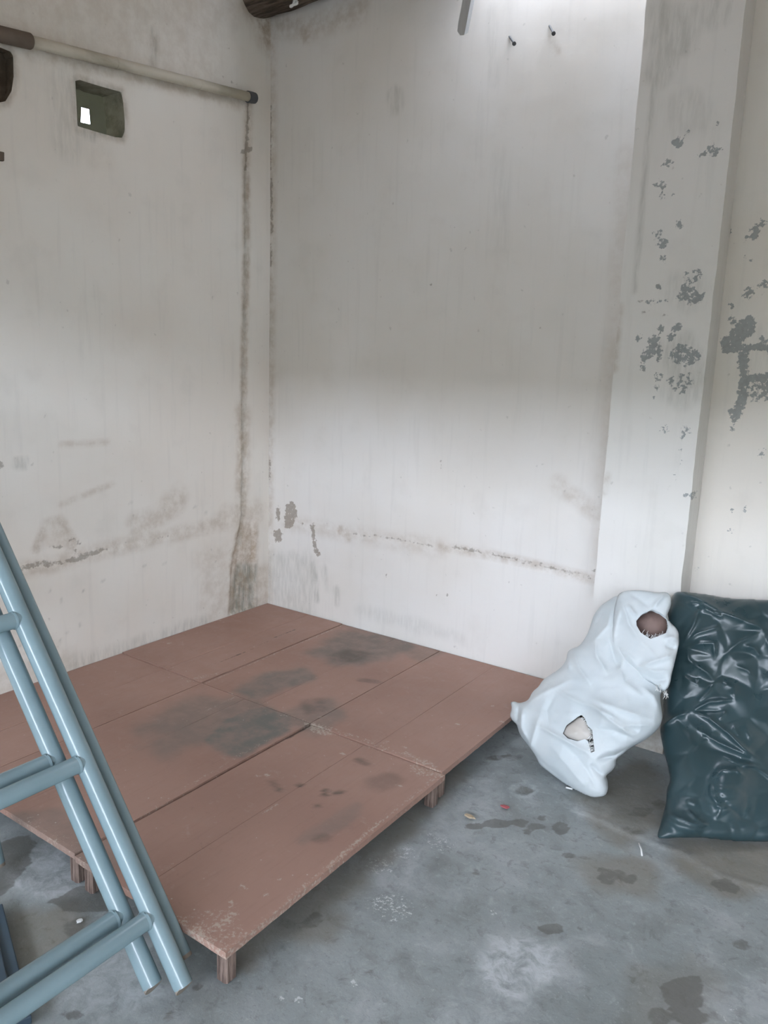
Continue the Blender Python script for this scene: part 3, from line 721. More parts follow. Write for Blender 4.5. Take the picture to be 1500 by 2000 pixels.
SX = [0.006, 0.398*U, 0.8355*U, 1.2665*U]; SY = [-0.008, -0.7225*U, -1.462*U]
JOINT = {(0, 0): 0.57, (1, 0): 0.56, (2, 0): 0.50, (0, 1): 0.55, (1, 1): 0.42, (2, 1): 0.425}
PLAB = {(0, 0): 'low brown board platform in the room corner with a dark crack along its top',
        (1, 0): 'low brown board platform against back wall with dark grimy patches, second from corner',
        (2, 0): 'low brown board platform against back wall beside the white sack, cleanest top',
        (0, 1): 'low brown board platform along left wall, mostly behind the blue-grey ladders',
        (1, 1): 'low brown board platform with grey paint smear, in middle of front row',
        (2, 1): 'nearest low brown board platform, its chipped white-worn corner on a bare leg'}
leg_me = None
for (i, j), jt in JOINT.items():
    x0, x1 = SX[i]+0.002, SX[i+1]-0.002; y1, y0 = SY[j]-0.002, SY[j+1]+0.002
    if (i, j) == (2, 1): x1 += 0.010; y0 -= 0.004; x0 += 0.004
    if (i, j) == (2, 0): x1 -= 0.002
    t = empty('low_platform', ((x0+x1)/2, (y0+y1)/2, 0))
    tag(t, PLAB[(i, j)], 'platform', 'low brown platforms pushed together')
    t.location.z = {(2, 1): -0.0035, (0, 0): 0.004, (1, 1): 0.001}.get((i, j), 0.0)
    loc = np.array(t.location)
    xm = x0+(x1-x0)*jt
    for a, b, sd in ((x0, xm-0.0006, 1), (xm+0.0006, x1, 2)):
        V, Fs, pa = plank_mesh(a, b, y0, y1, sd+i*3+j*7)
        V = np.array(V)-np.array([loc[0], loc[1], 0])
        me = mesh('plank', V, Fs); add_paint(me, pa); link_mesh('plank', me, M['board'], t)
    mb = MB()
    for yy in (y0+0.045, y1-0.045):
        rl = MB().box(x0+0.02-loc[0], x1-0.02-loc[0], yy-0.012-loc[1], yy+0.012-loc[1], ZT-TH-0.018, ZT-TH)
        rl.build('rail', M['leg'], t)
    if leg_me is None:
        V, Fs = leg_mesh(ZT-TH); leg_me = mesh('leg', V, Fs); leg_me.materials.append(M['leg'])
    for lx in (x0+0.034, x1-0.034):
        for ly in (y0+0.034, y1-0.034):
            o = bpy.data.objects.new('leg', leg_me); COL.objects.link(o); o.parent = t
            o.location = (lx-loc[0], ly-loc[1], -t.location.z)
    if (i, j) == (2, 1): t.rotation_euler.z = math.radians(-0.25)

# ------------------------------------------------------------------ ladders of painted steel tube
m = NT('blue_grey_enamel', 0.26, 0.55)
n1 = m.noise(5, 4); c = m.mix(m.ramp(n1, 0.35, 0.65), srgb(125, 147, 153), srgb(133, 155, 161))
sc = m.ramp(m.noise(9, 5, 0.65, vec=m.mapping((3, 1, 3))), 0.78, 0.82); c = m.mix(m.math('MULTIPLY', sc, 0.4), c, srgb(92, 120, 138))
m.color(c); m.rough(0.22); M['enamel'] = m.m
m = NT('rusty_tube_end', 0.7, 0.2); m.color(m.mix(m.noise(40, 4), srgb(150, 140, 128), srgb(128, 120, 112))); M['tube_end'] = m.m
m = NT('navy_enamel', 0.45, 0.4); m.color(m.mix(m.noise(8, 4), srgb(56, 72, 86), srgb(68, 86, 98))); M['navy'] = m.m
RT = 0.0245
def w3(x, y, z): return np.array([x*U, y*U, (z+HP)*U])
def ladder(name, label, foot, top, rungs_z, width, rt=RT, group=None):
    """two stiles leaning on the left wall; foot/top = far stile, the other stile is `width` metres nearer"""
    root = empty(name, (foot[0], foot[1]-width/2, 0)); o0 = np.array(root.location)
    tag(root, label, 'ladder', group)
    d = (top-foot)/np.linalg.norm(top-foot); s0 = foot+d*(0.012*1)+np.array([0, 0, 0.002])
    for dy in (0.0, -width):
        sh = np.array([0, dy, 0])
        st = MB().tube([foot+sh-o0+d*0.016, foot+sh-o0+d*0.5, top+sh-o0], rt, 24)
        ob = st.build('stile', M['enamel'], root, auto=40)
        MB().tube([foot+sh-o0+d*0.008+np.array([0, 0, 0.004]), foot+sh-o0+d*0.0163], rt*0.985, 24).build('tube_end', M['tube_end'], ob, auto=40)
    for z in rungs_z:
        t = (z-foot[2])/d[2]; q = foot+d*t-o0
        rg = MB().tube([q+np.array([0, -rt*0.4, 0]), q+np.array([0, -width+rt*0.4, 0])], rt*0.93, 24, caps=False)
        ro = rg.build('rung', M['enamel'], root, auto=40)
        for dy, sg in ((-rt*0.9, -1), (-width+rt*0.9, 1)):
            MB().tube([q+np.array([0, dy-0.003*sg*-1, 0]), q+np.array([0, dy, 0]), q+np.array([0, dy+0.006*sg, 0])], [rt*1.02, rt*1.05, rt*0.94], 24, caps=False).build('weld_bead', M['enamel'], ro, auto=60)
    return root
def lean(x, y, z, dxdz):
    """foot on floor, top touching the left wall"""
    f = w3(x, y, -HP); f[2] = RT*0.8
    zt = (x*U-RT*1.2)/dxdz
    return f, np.array([RT*1.25, f[1], f[2]+zt])
LG = 'blue-grey tubular ladders leaning together'
sA = (1.1339-0.7665)/(0.5171-0.0449)
fA, tA = lean(1.2256+0.002, -1.516, 0, 0.775)
ladder('tube_ladder', 'blue-grey tubular steel ladder in front of the stack, its three rungs fully seen', fA, tA,
       [(0.0449+HP)*U+0.333*k-0.006 for k in range(6)], 0.50, group=LG)

fB, tB = lean(1.1845, -1.546, 0, 0.775)
ladder('tube_ladder', 'blue-grey tubular steel ladder behind and touching the front ladder, rungs half hidden', fB, tB,
       [(0.0449+HP)*U+0.333*k-0.004 for k in range(6)], 0.46, group=LG)
def loose_tube(label, foot, top, rt=RT):
    root = empty('steel_tube', tuple(foot)); o0 = np.array(foot); d = (top-foot)/np.linalg.norm(top-foot)
    tag(root, label, 'tube', 'loose blue-grey steel tubes')
    MB().tube([d*0.016, (top-foot)*0.5, top-foot], rt, 24).build('tube_body', M['enamel'], root, auto=40)
    MB().tube([d*0.006, d*0.0163], rt*0.985, 24).build('tube_end', M['tube_end'], root, auto=40)
    return root
fC, tC = lean(1.176, -1.478, 0, 0.775)
fC_ = hit(np.array([363.0, 1876.0]), 1, -1.478*U); tC = tC+(fC_-fC)*0.0+np.array([0, 0, (fC_[2]-fC[2])+(fC_[0]-fC[0])/0.775]); fC = fC_
loose_tube('long blue-grey steel tube leaning just behind the ladders, nearest the platforms', fC, tC, 0.0205)
# tube whose lower end shows at the left edge: its top rests against the rear ladder
yD = -1.532*U
a = hit(np.array([3.0, 1733.0]), 1, yD); b = hit(np.array([-16.0, 1651.0]), 1, yD)
dD = (b-a)/(b-a)[2]; fD = a+dD*(RT*0.75-a[2])
zc = (fB[0]-fD[0])/(0.775-abs(dD[0]))
loose_tube('blue-grey steel tube standing on its rounded foot, leftmost, behind the ladders', fD, fD+dD*(zc-0.16))
# navy plank lying on the floor under the ladders
n_far = hit(np.array([(7, 1772), (61, 1981)], float), 2, 0.022)[:, :2]
dn = (n_far[1]-n_far[0])/np.hypot(*(n_far[1]-n_far[0])); pn = np.array([dn[1], -dn[0]])
if pn[1] > 0: pn = -pn
root = empty('painted_board', (*n_far[0], 0)); tag(root, 'dark navy blue painted board lying on the floor under the ladders', 'board')
q0 = -dn*0.02; q1 = dn*0.43
V = []
for zz in (0.0, 0.022):
    for q in (q0, q1, q1+pn*0.11, q0+pn*0.11): V.append((q[0], q[1], zz))
o = MB().add(V, box_v(0, 1, 0, 1, 0, 1)[1]).build('board_face', M['navy'], root); bevel(o, 0.003)
V = []
for zz in (0.022, 0.030):
    for q in (q0+pn*0.03, q1+pn*0.03, q1+pn*0.07, q0+pn*0.07): V.append((q[0], q[1], zz))
o = MB().add(V, box_v(0, 1, 0, 1, 0, 1)[1]).build('centre_batten', M['navy'], root); bevel(o, 0.003)

# ------------------------------------------------------------------ pipe, nails, strip, beam
m = NT('old_white_plastic', 0.5, 0.4)
c = m.mix(m.ramp(m.noise(3, 4, vec=m.mapping((1, 1, 3))), 0.40, 0.62), srgb(196, 190, 174), srgb(158, 152, 134)); m.color(c); M['pvc'] = m.m
m = NT('black_rubber', 0.6, 0.3); m.color(m.mix(m.noise(20, 3), srgb(74, 78, 80), srgb(88, 90, 92))); M['rubber'] = m.m
m = NT('brown_dusty_sleeve', 0.7, 0.2); m.color(m.mix(m.noise(20, 4), srgb(94, 84, 74), srgb(116, 104, 92))); M['sleeve'] = m.m
RP = 0.026; xp = 0.034
pa_, pb_, pc_, pd_ = [hit(np.array(q, float), 0, xp) for q in ((-70, 50), (60, 81), (489, 190), (503, 193))]
pipe = empty('wall_pipe', tuple(pc_)); tag(pipe, 'old white plastic pipe fixed across the top of left wall, black end cap', 'pipe')
MB().tube([pb_-pc_-(pc_-pb_)*0.05, (pb_-pc_)*0.5, pc_-pc_], RP*0.86, 24).build('pipe_body', M['pvc'], pipe, auto=40)
dcap = (pd_-pc_)/np.linalg.norm(pd_-pc_)
MB().tube([-dcap*0.02, dcap*0.012, dcap*0.03, dcap*0.036], [RP*1.05, RP*1.05, RP*1.0, RP*0.7], 24).build('end_cap', M['rubber'], pipe, auto=40)
MB().tube([pa_-pc_, pb_-pc_-dcap*0.004, pb_-pc_], [RP*1.12, RP*1.12, RP*1.02], 24).build('sleeve', M['sleeve'], pipe, auto=40)
for k_ in (0.33, 0.72):
    q = pb_*(1-k_)+pc_*k_-pc_
    MB().tube([q-dcap*0.009+np.array([0.0, 0, 0]), q+dcap*0.009], RP*0.90, 20).build('pipe_clip', M['pvc'], pipe, auto=40)

# stub of dark wood let into the left wall
q = hit(np.array([(-16, 292), (9, 297), (9, 315), (-16, 311)], float), 0, 0.012)
V = [tuple(p_-q[0]) for p_ in q]+[tuple(p_-q[0]-np.array([0.032, 0, 0])) for p_ in q]
o = MB().add(V, [(0, 1, 2, 3), (7, 6, 5, 4)]+[(i, 4+i, 4+(i+1) % 4, (i+1) % 4) for i in range(4)]).build('wall_plug', M['sleeve'], None); o.location = tuple(q[0])
bevel(o, 0.003); tag(o, 'small dark wooden stub set in left wall below the knocked-out patch, at the edge', 'plug')

m = NT('rusty_nail_steel', 0.5, 0.5); m.color(srgb(70, 72, 74)); M['nail'] = m.m
for (a, b, lb) in (((1074, 52), (1081, 65), 'dark nail sticking out of back wall near the column, higher of the two'), ((996, 73), (1004, 85), 'dark nail sticking out of back wall, lower and left of the other nail')):
    p0 = hit(np.array(a, float), 1, 0.0); p1 = hit(np.array(b, float), 1, -0.052)
    o0 = p0.copy(); r_ = empty('nail', tuple(o0)); tag(r_, lb, 'nail', 'nails high in the back wall')
    dv = (p1-p0); dv /= np.linalg.norm(dv)
    MB().tube([-dv*0.02, (p1-p0)*0.9, p1-p0], [0.0042, 0.0042, 0.0040], 10).build('shank', M['nail'], r_, auto=40)
    MB().tube([p1-p0-dv*0.001, p1-p0+dv*0.004], 0.0085, 12).build('nail_head', M['nail'], r_, auto=40)

m = NT('dull_aluminium', 0.45, 0.5); m.b.inputs['Metallic'].default_value = 0.1; m.color(m.mix(m.noise(12, 4, vec=m.mapping((6, 6, 1))), srgb(196, 199, 200), srgb(166, 168, 168))); M['alu'] = m.m
ys_ = -0.335
sq = hit(np.array([(904, 0), (919, 0), (905.5, 68), (893, 61)], float), 1, ys_)
sdir = ((sq[3]-sq[0])+(sq[2]-sq[1])); sdir /= np.linalg.norm(sdir)
tz = (RZ-0.001-sq[0][2])/sdir[2]; A0, A1 = sq[0]+sdir*tz, sq[1]+sdir*((RZ-0.001-sq[1][2])/sdir[2])
strip = empty('hanging_strip', tuple(A0)); tag(strip, 'bent aluminium strip hanging down from the roof boards at the top', 'strip')
jag = [sq[2], sq[2]*0.5+sq[3]*0.5+sdir*0.008, sq[3], sq[3]-sdir*0.03+(sq[3]-sq[2])*0.08]
ol = [A0, A1]+jag; n_ = len(ol)
V = [tuple(q-A0) for q in ol]+[tuple(q-A0+np.array([0, 0.003, 0])) for q in ol]
MB().add(V, [tuple(range(n_))[::-1], tuple(range(n_, 2*n_))]+[(i, (i+1) % n_, n_+(i+1) % n_, n_+i) for i in range(n_)]).build('flat_flange', M['alu'], strip)
side = [A1, A1+np.array([0.004, 0.022, 0]), sq[2]+np.array([0.004, 0.022, 0.012]), sq[2]]
V = [tuple(q-A0) for q in side]+[tuple(q-A0+np.array([0.003, 0, 0])) for q in side]
MB().add(V, [(0, 1, 2, 3), (7, 6, 5, 4)]+[(i, 4+i, 4+(i+1) % 4, (i+1) % 4) for i in range(4)]).build('side_flange', M['alu'], strip)

m = NT('rough_dark_timber', 0.9, 0.1)
g_ = m.noise(6, 6, 0.7, vec=m.mapping((0.6, 7, 7))); m.color(m.mix(m.ramp(g_, 0.35, 0.65), srgb(70, 62, 54), srgb(120, 107, 95))); m.bump(g_, 0.8, 0.02); M['timber'] = m.m
mb = MB(); n_ = 22; rb = 0.125; bl = 1.25
for k in range(41):
    x = -0.0+bl*k/40
    for i in range(n_):
        g = 2*math.pi*i/n_; q = rb*(1+0.10*mnoise.noise(Vector((x*3, math.cos(g)*1.6, math.sin(g)*1.6)))+0.05*mnoise.noise(Vector((x*12, math.cos(g)*4, math.sin(g)*4))))
        mb.v.append((x, -0.105+q*math.cos(g), 3.255+rb+0.02*x+q*math.sin(g)))
for k in range(40):
    for i in range(n_): mb.f.append((k*n_+i, k*n_+(i+1) % n_, (k+1)*n_+(i+1) % n_, (k+1)*n_+i))
mb.f.append(tuple(range(n_))); mb.f.append(tuple(40*n_+i for i in range(n_))[::-1])
o = mb.build('roof_beam', M['timber'], None, smooth=True); struct(o)

m = NT('white_plastic_scrap', 0.5, 0.4); m.color(srgb(224, 226, 224)); M['scrap_white'] = m.m
m = NT('red_scrap', 0.6, 0.3); m.color(srgb(176, 96, 100)); M['scrap_red'] = m.m
m = NT('tan_scrap', 0.7, 0.2); m.color(srgb(176, 160, 136)); M['scrap_tan'] = m.m
# bit of white cord knotted under the beam
q = hit(np.array([573.0, 9.0]), 1, -0.19)
pts = [q+0.018*np.array([math.sin(t*2.1), math.cos(t*3.3)*0.5, math.sin(t*1.3+1)])+np.array([0, 0, 0.012*t/3]) for t in np.linspace(0, 6, 40)]
tag(MB().tube(pts, 0.006, 8).build('cord_knot', M['scrap_white'], None, smooth=True), 'small knot of white cord under the dark roof beam', 'cord')
# litter on the floor
def scrap(name, label, px, r, mat, kind):
    c0 = on_floor([px])[0]; n = 9; mb = MB(); rr = random.Random(int(px[0]))
    top = []
    for zz, sc in ((0.0, 1.0), (0.0035, 0.9)):
        for k in range(n):
            g = 2*math.pi*k/n; q = r*rr.uniform(0.6, 1.1)*sc
            mb.v.append((q*math.cos(g)*kind, q*math.sin(g), zz+0.002*rr.random()*(zz > 0)))
    for k in range(n): mb.f.append((k, (k+1) % n, n+(k+1) % n, n+k))
    mb.f.append(tuple(range(n, 2*n))); mb.f.append(tuple(range(n))[::-1])
    o = mb.build(name, mat, None); o.location = (c0[0], c0[1], 0.0008); return tag(o, label, 'litter', 'litter on the concrete floor')
scrap('paper_scrap', 'tiny red paper scrap on bare concrete between platform and black bag', (986, 1577), 0.012, M['scrap_red'], 1.6)
scrap('paper_scrap', 'tiny tan scrap on the concrete near the right platform leg', (918, 1596), 0.012, M['scrap_tan'], 1.8)
scrap('paper_scrap', 'tiny white scrap on the shaded floor seen through the ladders', (155, 1800), 0.011, M['scrap_white'], 0.7)
a, b = hit(np.array([(1248, 1647), (1254, 1671)], float), 2, 0.003)
o = MB().tube([np.zeros(3), (b-a)*0.5+np.array([.002, .001, .001]), b-a], 0.0028, 8).build('straw', M['scrap_white'], None, smooth=True); o.location = tuple(a)
tag(o, 'thin white straw lying on the floor in front of the black bag', 'straw', 'litter on the concrete floor')
a, b = hit(np.array([(1105, 1538), (1118, 1541)], float), 2, 0.003)
o = MB().tube([np.zeros(3), (b-a)*0.5, b-a], 0.0035, 8).build('straw', M['scrap_white'], None, smooth=True); o.location = tuple(a)
tag(o, 'short white sliver lying on the floor beside the foot of white sack', 'straw', 'litter on the concrete floor')

# ------------------------------------------------------------------ sacks: inflated cloth shapes
m = NT('white_woven_sack', 0.55, 0.3)
n1 = m.noise(4, 4); c = m.mix(m.ramp(n1, 0.35, 0.65), srgb(194, 203, 206), srgb(204, 211, 213))
c = m.mix(m.math('MULTIPLY', m.ramp(m.noise(14, 5, 0.6), 0.56, 0.75), 0.25), c, srgb(180, 188, 190))
wv1 = m.n('ShaderNodeTexWave'); wv1.inputs['Scale'].default_value = 120; m.lk(m.co, wv1.inputs['Vector'])
wv2 = m.n('ShaderNodeTexWave', bands_direction='Z'); wv2.inputs['Scale'].default_value = 120; m.lk(m.co, wv2.inputs['Vector'])
m.color(c); m.bump(m.math('ADD', m.math('MULTIPLY', m.math('ADD', wv1.outputs['Fac'], wv2.outputs['Fac']), 0.15), m.noise(35, 4)), 0.2, 0.003)
m.b.inputs['Subsurface Weight'].default_value = 0.0; M['sack'] = m.m
m = NT('black_bag_plastic', 0.27, 0.6)
m.color(m.mix(m.ramp(m.noise(3, 3), 0.35, 0.65), srgb(42, 62, 66), srgb(50, 71, 76))); m.rough(m.ramp(m.noise(9, 4), 0.3, 0.7, 0.26, 0.40)); M['bag'] = m.m
m = NT('beige_film', 0.35, 0.5); m.color(m.mix(m.noise(9, 4), srgb(198, 194, 188), srgb(182, 176, 168))); M['film'] = m.m
m = NT('brown_husk', 0.6, 0.3); m.color(m.mix(m.ramp(m.noise(9, 5, 0.6), 0.35, 0.65), srgb(112, 94, 88), srgb(134, 112, 104))); m.bump(m.noise(18, 5), 0.3, 0.006); M['husk'] = m.m

def tfit(ctrl):
    """smooth depth surface through surveyed anchor points: ((px,py), axis, value) or ((px,py), None, distance)"""
    A_, b_ = [], []
    for q, ax, v in ctrl:
        x, y = (q[0]-1300)/300, (q[1]-1400)/300
        A_.append((1, x, y, x*x, x*y, y*y))
        b_.append(v if ax is None else (v-CAMW[ax])/ray(np.array(q, float))[ax])
    A_ = np.array(A_); b_ = np.array(b_); R_ = np.diag([0, 0, 0, .03, .03, .03])
    k = np.linalg.solve(A_.T@A_+R_, A_.T@b_)
    def f(P):
        x, y = (P[:, 0]-1300)/300, (P[:, 1]-1400)/300
        return np.stack([np.ones(len(P)), x, y, x*x, x*y, y*y], 1)@k
    return f
def smooth_outline(o, it=2):
    o = np.array(o, float)
    for _ in range(it):
        nx_ = np.roll(o, -1, 0); q = np.empty((2*len(o), 2)); q[0::2] = o*0.78+nx_*0.22; q[1::2] = o*0.22+nx_*0.78; o = q
    return o
def pillow(outline, tf, nrm, front, back, h=2.6, folds=(), bumps=(), holes=(), crumple=(0, 0.03), lift=0.0, rnd=0.5, ymax=-0.012, fold_gain=1.0, through=False, facets=None):
    ol = smooth_outline(outline); nrm = np.asarray(nrm, float); nrm = nrm/np.linalg.norm(nrm)
    x0, y0 = ol.min(0)-h; x1, y1 = ol.max(0)+h
    us = np.arange(x0, x1+h, h); vs = np.arange(y0, y1+h, h); P, F = plane_grid(us, vs); nu = len(us)
    keep = F[inside(P[F].mean(1), ol)]
    cnt = np.bincount(keep.ravel(), minlength=len(P)); inner = cnt == 4; bnd = (cnt > 0) & (cnt < 4)
    bi = np.where(bnd)[0]; closed = np.vstack([ol, ol[:1]])
    Pb = P[bi]; best = np.full(len(bi), 1e9); Q = Pb.copy()
    for a, b in zip(closed[:-1], closed[1:]):
        d = b-a; t = np.clip(((Pb-a)@d)/max(d@d, 1e-12), 0, 1); q = a+t[:, None]*d; e = np.hypot(*(Pb-q).T); k = e < best; best[k] = e[k]; Q[k] = q[k]
    P[bi] = Q
    kf = keep
    for hp in holes:                            # clean torn edges: rim points move onto the outline of the hole
        hp = np.array(hp, float); rem = inside(P[kf].mean(1), hp); rim = np.intersect1d(kf[rem], kf[~rem]); hc = np.vstack([hp, hp[:1]])
        Pr = P[rim]; be = np.full(len(rim), 1e9); Q = Pr.copy()
        for a, b in zip(hc[:-1], hc[1:]):
            d = b-a; t = np.clip(((Pr-a)@d)/max(d@d, 1e-12), 0, 1); q = a+t[:, None]*d; e = np.hypot(*(Pr-q).T); k = e < be; be[k] = e[k]; Q[k] = q[k]
        P[rim] = Q; kf = kf[~rem]
    nv = len(vs); u = np.zeros((nv, nu)); I = inner.reshape(nv, nu)
    for _ in range(1500):                       # membrane pressed out by its filling
        v = np.zeros_like(u); v[1:-1, 1:-1] = 0.25*(u[2:, 1:-1]+u[:-2, 1:-1]+u[1:-1, 2:]+u[1:-1, :-2])+1.0; u = np.where(I, v, 0)
    T = (u/u.max()).ravel()**rnd
    Hh = np.zeros(len(P))
    for pts, wd, amp in folds:
        d, par = dpoly(P, pts); taper = np.clip(4*par, 0.15, 1)*np.clip(4*(1-par), 0.15, 1)
        Hh += amp*np.exp(-(d/wd)**1.1)*taper
    for (cx, cy), rx, ry, ang, amp in bumps:
        c_, s_ = math.cos(ang), math.sin(ang); dx, dy = P[:, 0]-cx, P[:, 1]-cy
        r2 = ((dx*c_+dy*s_)/rx)**2+((-dx*s_+dy*c_)/ry)**2; Hh += amp*np.exp(-r2**1.6)
    ca, cs = crumple
    if ca:
        for o_, a_ in ((1, 1.0), (2.1, 0.4)):
            warp = np.stack([P[:, 0]+14*vnoise(P, 0.02, 3.1), P[:, 1]+14*vnoise(P, 0.02, 4.7)], 1)
            Hh += ca*a_*(0.45-np.sqrt(vnoise(warp, cs*o_, 1.9+o_, 1)**2+0.004))*1.4
    if facets:                                  # crumpled film: flat facets meeting along straight creases
        n_s, amp, cap, sd = facets; r_ = np.random.default_rng(sd)
        sp = np.stack([r_.uniform(x0, x1, n_s), r_.uniform(y0, y1, n_s)], 1)
        Wp = P+np.stack([5*vnoise(P, 0.03, 6.1), 5*vnoise(P, 0.03, 8.7)], 1)
        D = np.sort(np.hypot(Wp[:, None, 0]-sp[None, :, 0], 1.25*(Wp[:, None, 1]-sp[None, :, 1])), 1)[:, :2]
        Hh += amp*np.minimum(D[:, 1]-D[:, 0], cap)/cap
    base = CAMW+ray(P)*tf(P)[:, None]
    env = np.minimum(1, T*2.2)
    Vf = base+nrm*((front*T+Hh*env*fold_gain)+lift)[:, None]; Vb = base-nrm*(back*T)[:, None]+nrm*lift
    nP = len(P); V = np.vstack([Vf, Vb]); m_ = np.arange(nP)+nP; m_[bi] = bi
    FF = np.vstack([kf, m_[kf if through else keep][:, ::-1]])
    V[:, 1] = np.minimum(V[:, 1], ymax); V[:, 2] = np.maximum(V[:, 2], 0.003)
    incol = (V[:, 0] > CX0-0.01) & (V[:, 0] < CX1+0.01)
    V[incol, 1] = np.minimum(V[incol, 1], -CD-0.012)
    V, FF = compact(V, FF)
    return V, FF[:, ::-1]
def surf_at(px, tf, nrm, dist):
    nrm = np.asarray(nrm, float); nrm = nrm/np.linalg.norm(nrm); P = np.array([px], float)
    return (CAMW+ray(P)*tf(P)[:, None])[0]+nrm*dist

def Z5(*p): return [(960+x/3.75, 1120+y/3.75) for x, y in p]
def Z6(*p): return [(1230+x/3.57, 1120+y/3.57) for x, y in p]
# ---- white sack
N_S = -ray(np.array([1180.0, 1360.0]))
TF_S = tfit([((1165, 1553), 2, 0.012), ((1100, 1527), 2, 0.02), ((1045, 1472), None, 3.10), ((998, 1390), None, 3.19), ((1060, 1320), None, 3.18), ((1150, 1210), None, 3.12),
             ((1250, 1165), 1, -CD-0.075), ((1300, 1250), None, 2.93), ((1290, 1400), None, 2.84), ((1200, 1480), None, 2.86), ((1180, 1360), None, 2.98)])
out_s = Z5((905, 165), (880, 185), (800, 235), (745, 310), (720, 400), (700, 450), (650, 530), (590, 550), (555, 575), (548, 640), (500, 700), (420, 750), (375, 780), (345, 830), (300, 865), (270, 930),
           (205, 952), (165, 935), (137, 945), (150, 985), (133, 1040), (150, 1075), (185, 1105), (205, 1180), (270, 1260), (320, 1330), (350, 1400), (400, 1440), (480, 1500), (560, 1560), (640, 1600), (700, 1632), (765, 1642), (835, 1630),
           (855, 1580), (850, 1510), (835, 1480), (880, 1450), (912, 1405), (910, 1360), (960, 1325), (1010, 1280), (1100, 1235), (1180, 1180), (1235, 1120), (1255, 1050), (1240, 960), (1235, 880), (1290, 800), (1310, 700), (1340, 600), (1345, 480), (1310, 380), (1285, 280), (1290, 200), (1200, 185), (1050, 170))
tear = Z5((560, 1105), (640, 1045), (665, 1030), (690, 1055), (712, 1110), (742, 1135), (748, 1200), (758, 1285), (735, 1300), (712, 1215), (690, 1200), (640, 1215), (570, 1195), (535, 1160))
mouth = Z5((1050, 370), (1090, 325), (1160, 292), (1220, 315), (1268, 355), (1278, 410), (1262, 455), (1215, 475), (1150, 500), (1110, 475), (1080, 455), (1052, 405))
folds_s = [(Z5((715, 940), (860, 1060), (1060, 1205)), 5, .010), (Z5((420, 820), (620, 930), (850, 1020), (1000, 1120)), 6, .008), (Z5((340, 1100), (520, 1190), (700, 1290), (760, 1350)), 5, .012),
           (Z5((370, 1020), (345, 1110), (300, 1260), (330, 1400)), 6, .010), (Z5((205, 960), (190, 1100)), 4, -.012), (Z5((240, 960), (235, 1130), (290, 1230)), 5, .010), (Z5((265, 940), (420, 860), (600, 780)), 6, .008),
           (Z5((600, 560), (640, 700), (740, 830)), 6, .010), (Z5((555, 600), (580, 720)), 5, .010), (Z5((760, 480), (770, 620), (860, 760)), 7, .010), (Z5((860, 480), (900, 640), (960, 740)), 6, -.010), (Z5((940, 700), (960, 800), (1100, 900)), 6, .008),
           (Z5((700, 900), (900, 980), (1150, 1060)), 7, .008), (Z5((1080, 830), (1180, 900), (1230, 1010)), 6, .008), (Z5((740, 1130), (900, 1140), (1060, 1210)), 6, -.008), (Z5((760, 1350), (900, 1330), (1000, 1270)), 5, -.012),
           (Z5((440, 1240), (560, 1380), (700, 1560)), 8, .008), (Z5((560, 1240), (700, 1420), (790, 1600)), 8, -.006), (Z5((330, 1330), (440, 1440), (580, 1540)), 6, -.008), (Z5((830, 1480), (780, 1440), (720, 1370)), 5, -.010),
           (Z5((880, 250), (850, 400), (700, 560)), 7, .008), (Z5((820, 260), (760, 400)), 6, -.006), (Z5((480, 880), (420, 1000), (440, 1140)), 7, -.006), (Z5((900, 1130), (1000, 1100), (1180, 1110)), 6, .006)]
V, FF = pillow(out_s, TF_S, N_S, 0.125, 0.10, 2.4, folds_s, [((1215, 1400), 60, 45, 0.5, .012)], [tear, mouth], (0.009, 0.020), fold_gain=2.1)
sack = empty('woven_sack', (2.2, -0.45, 0.0)); so = np.array(sack.location)
tag(sack, 'slumped white woven plastic sack with torn side, leaning against the column', 'sack')
link_mesh('sack_body', mesh('sack_body', V-so, FF, True), M['sack'], sack)
# folded-over mouth of the sack
cuff = Z5((930, 165), (905, 230), (890, 330), (880, 420), (876, 560), (930, 630), (1010, 690), (1085, 770), (1180, 815), (1245, 872), (1280, 840), (1298, 790), (1300, 760), (1325, 660), (1345, 580), (1358, 520), (1352, 430), (1290, 372), (1268, 330), (1300, 260), (1302, 195), (1270, 158), (1200, 165), (1100, 148), (1000, 146))
folds_c = [(Z5((980, 250), (1030, 320), (1060, 350)), 4, .012), (Z5((930, 190), (960, 280), (1000, 400), (1080, 520)), 6, .012), (Z5((950, 250), (900, 420), (890, 540)), 5, .010), (Z5((1270, 165), (1200, 240), (1160, 285)), 5, .012), (Z5((1060, 700), (1160, 660), (1340, 600)), 6, .012),
           (Z5((1080, 740), (1200, 790), (1280, 780)), 5, -.008), (Z5((1060, 690), (1000, 620), (920, 560)), 5, .008), (Z5((1240, 500), (1290, 490), (1350, 500)), 5, .012), (Z5((1250, 540), (1300, 560), (1340, 560)), 4, -.010), (Z5((1060, 690), (1180, 730), (1300, 720)), 4, .008), (Z5((1000, 170), (1090, 230), (1150, 280)), 6, -.006), (Z5((1050, 480), (1120, 560), (1200, 640)), 7, .006)]
V, FF = pillow(cuff, TF_S, N_S, 0.045, 0.02, 2.4, folds_c, (), [mouth], (0.007, 0.025), 0.10, 0.42, fold_gain=1.6, through=True)
link_mesh('folded_mouth', mesh('folded_mouth', V-so, FF, True), M['sack'], sack)
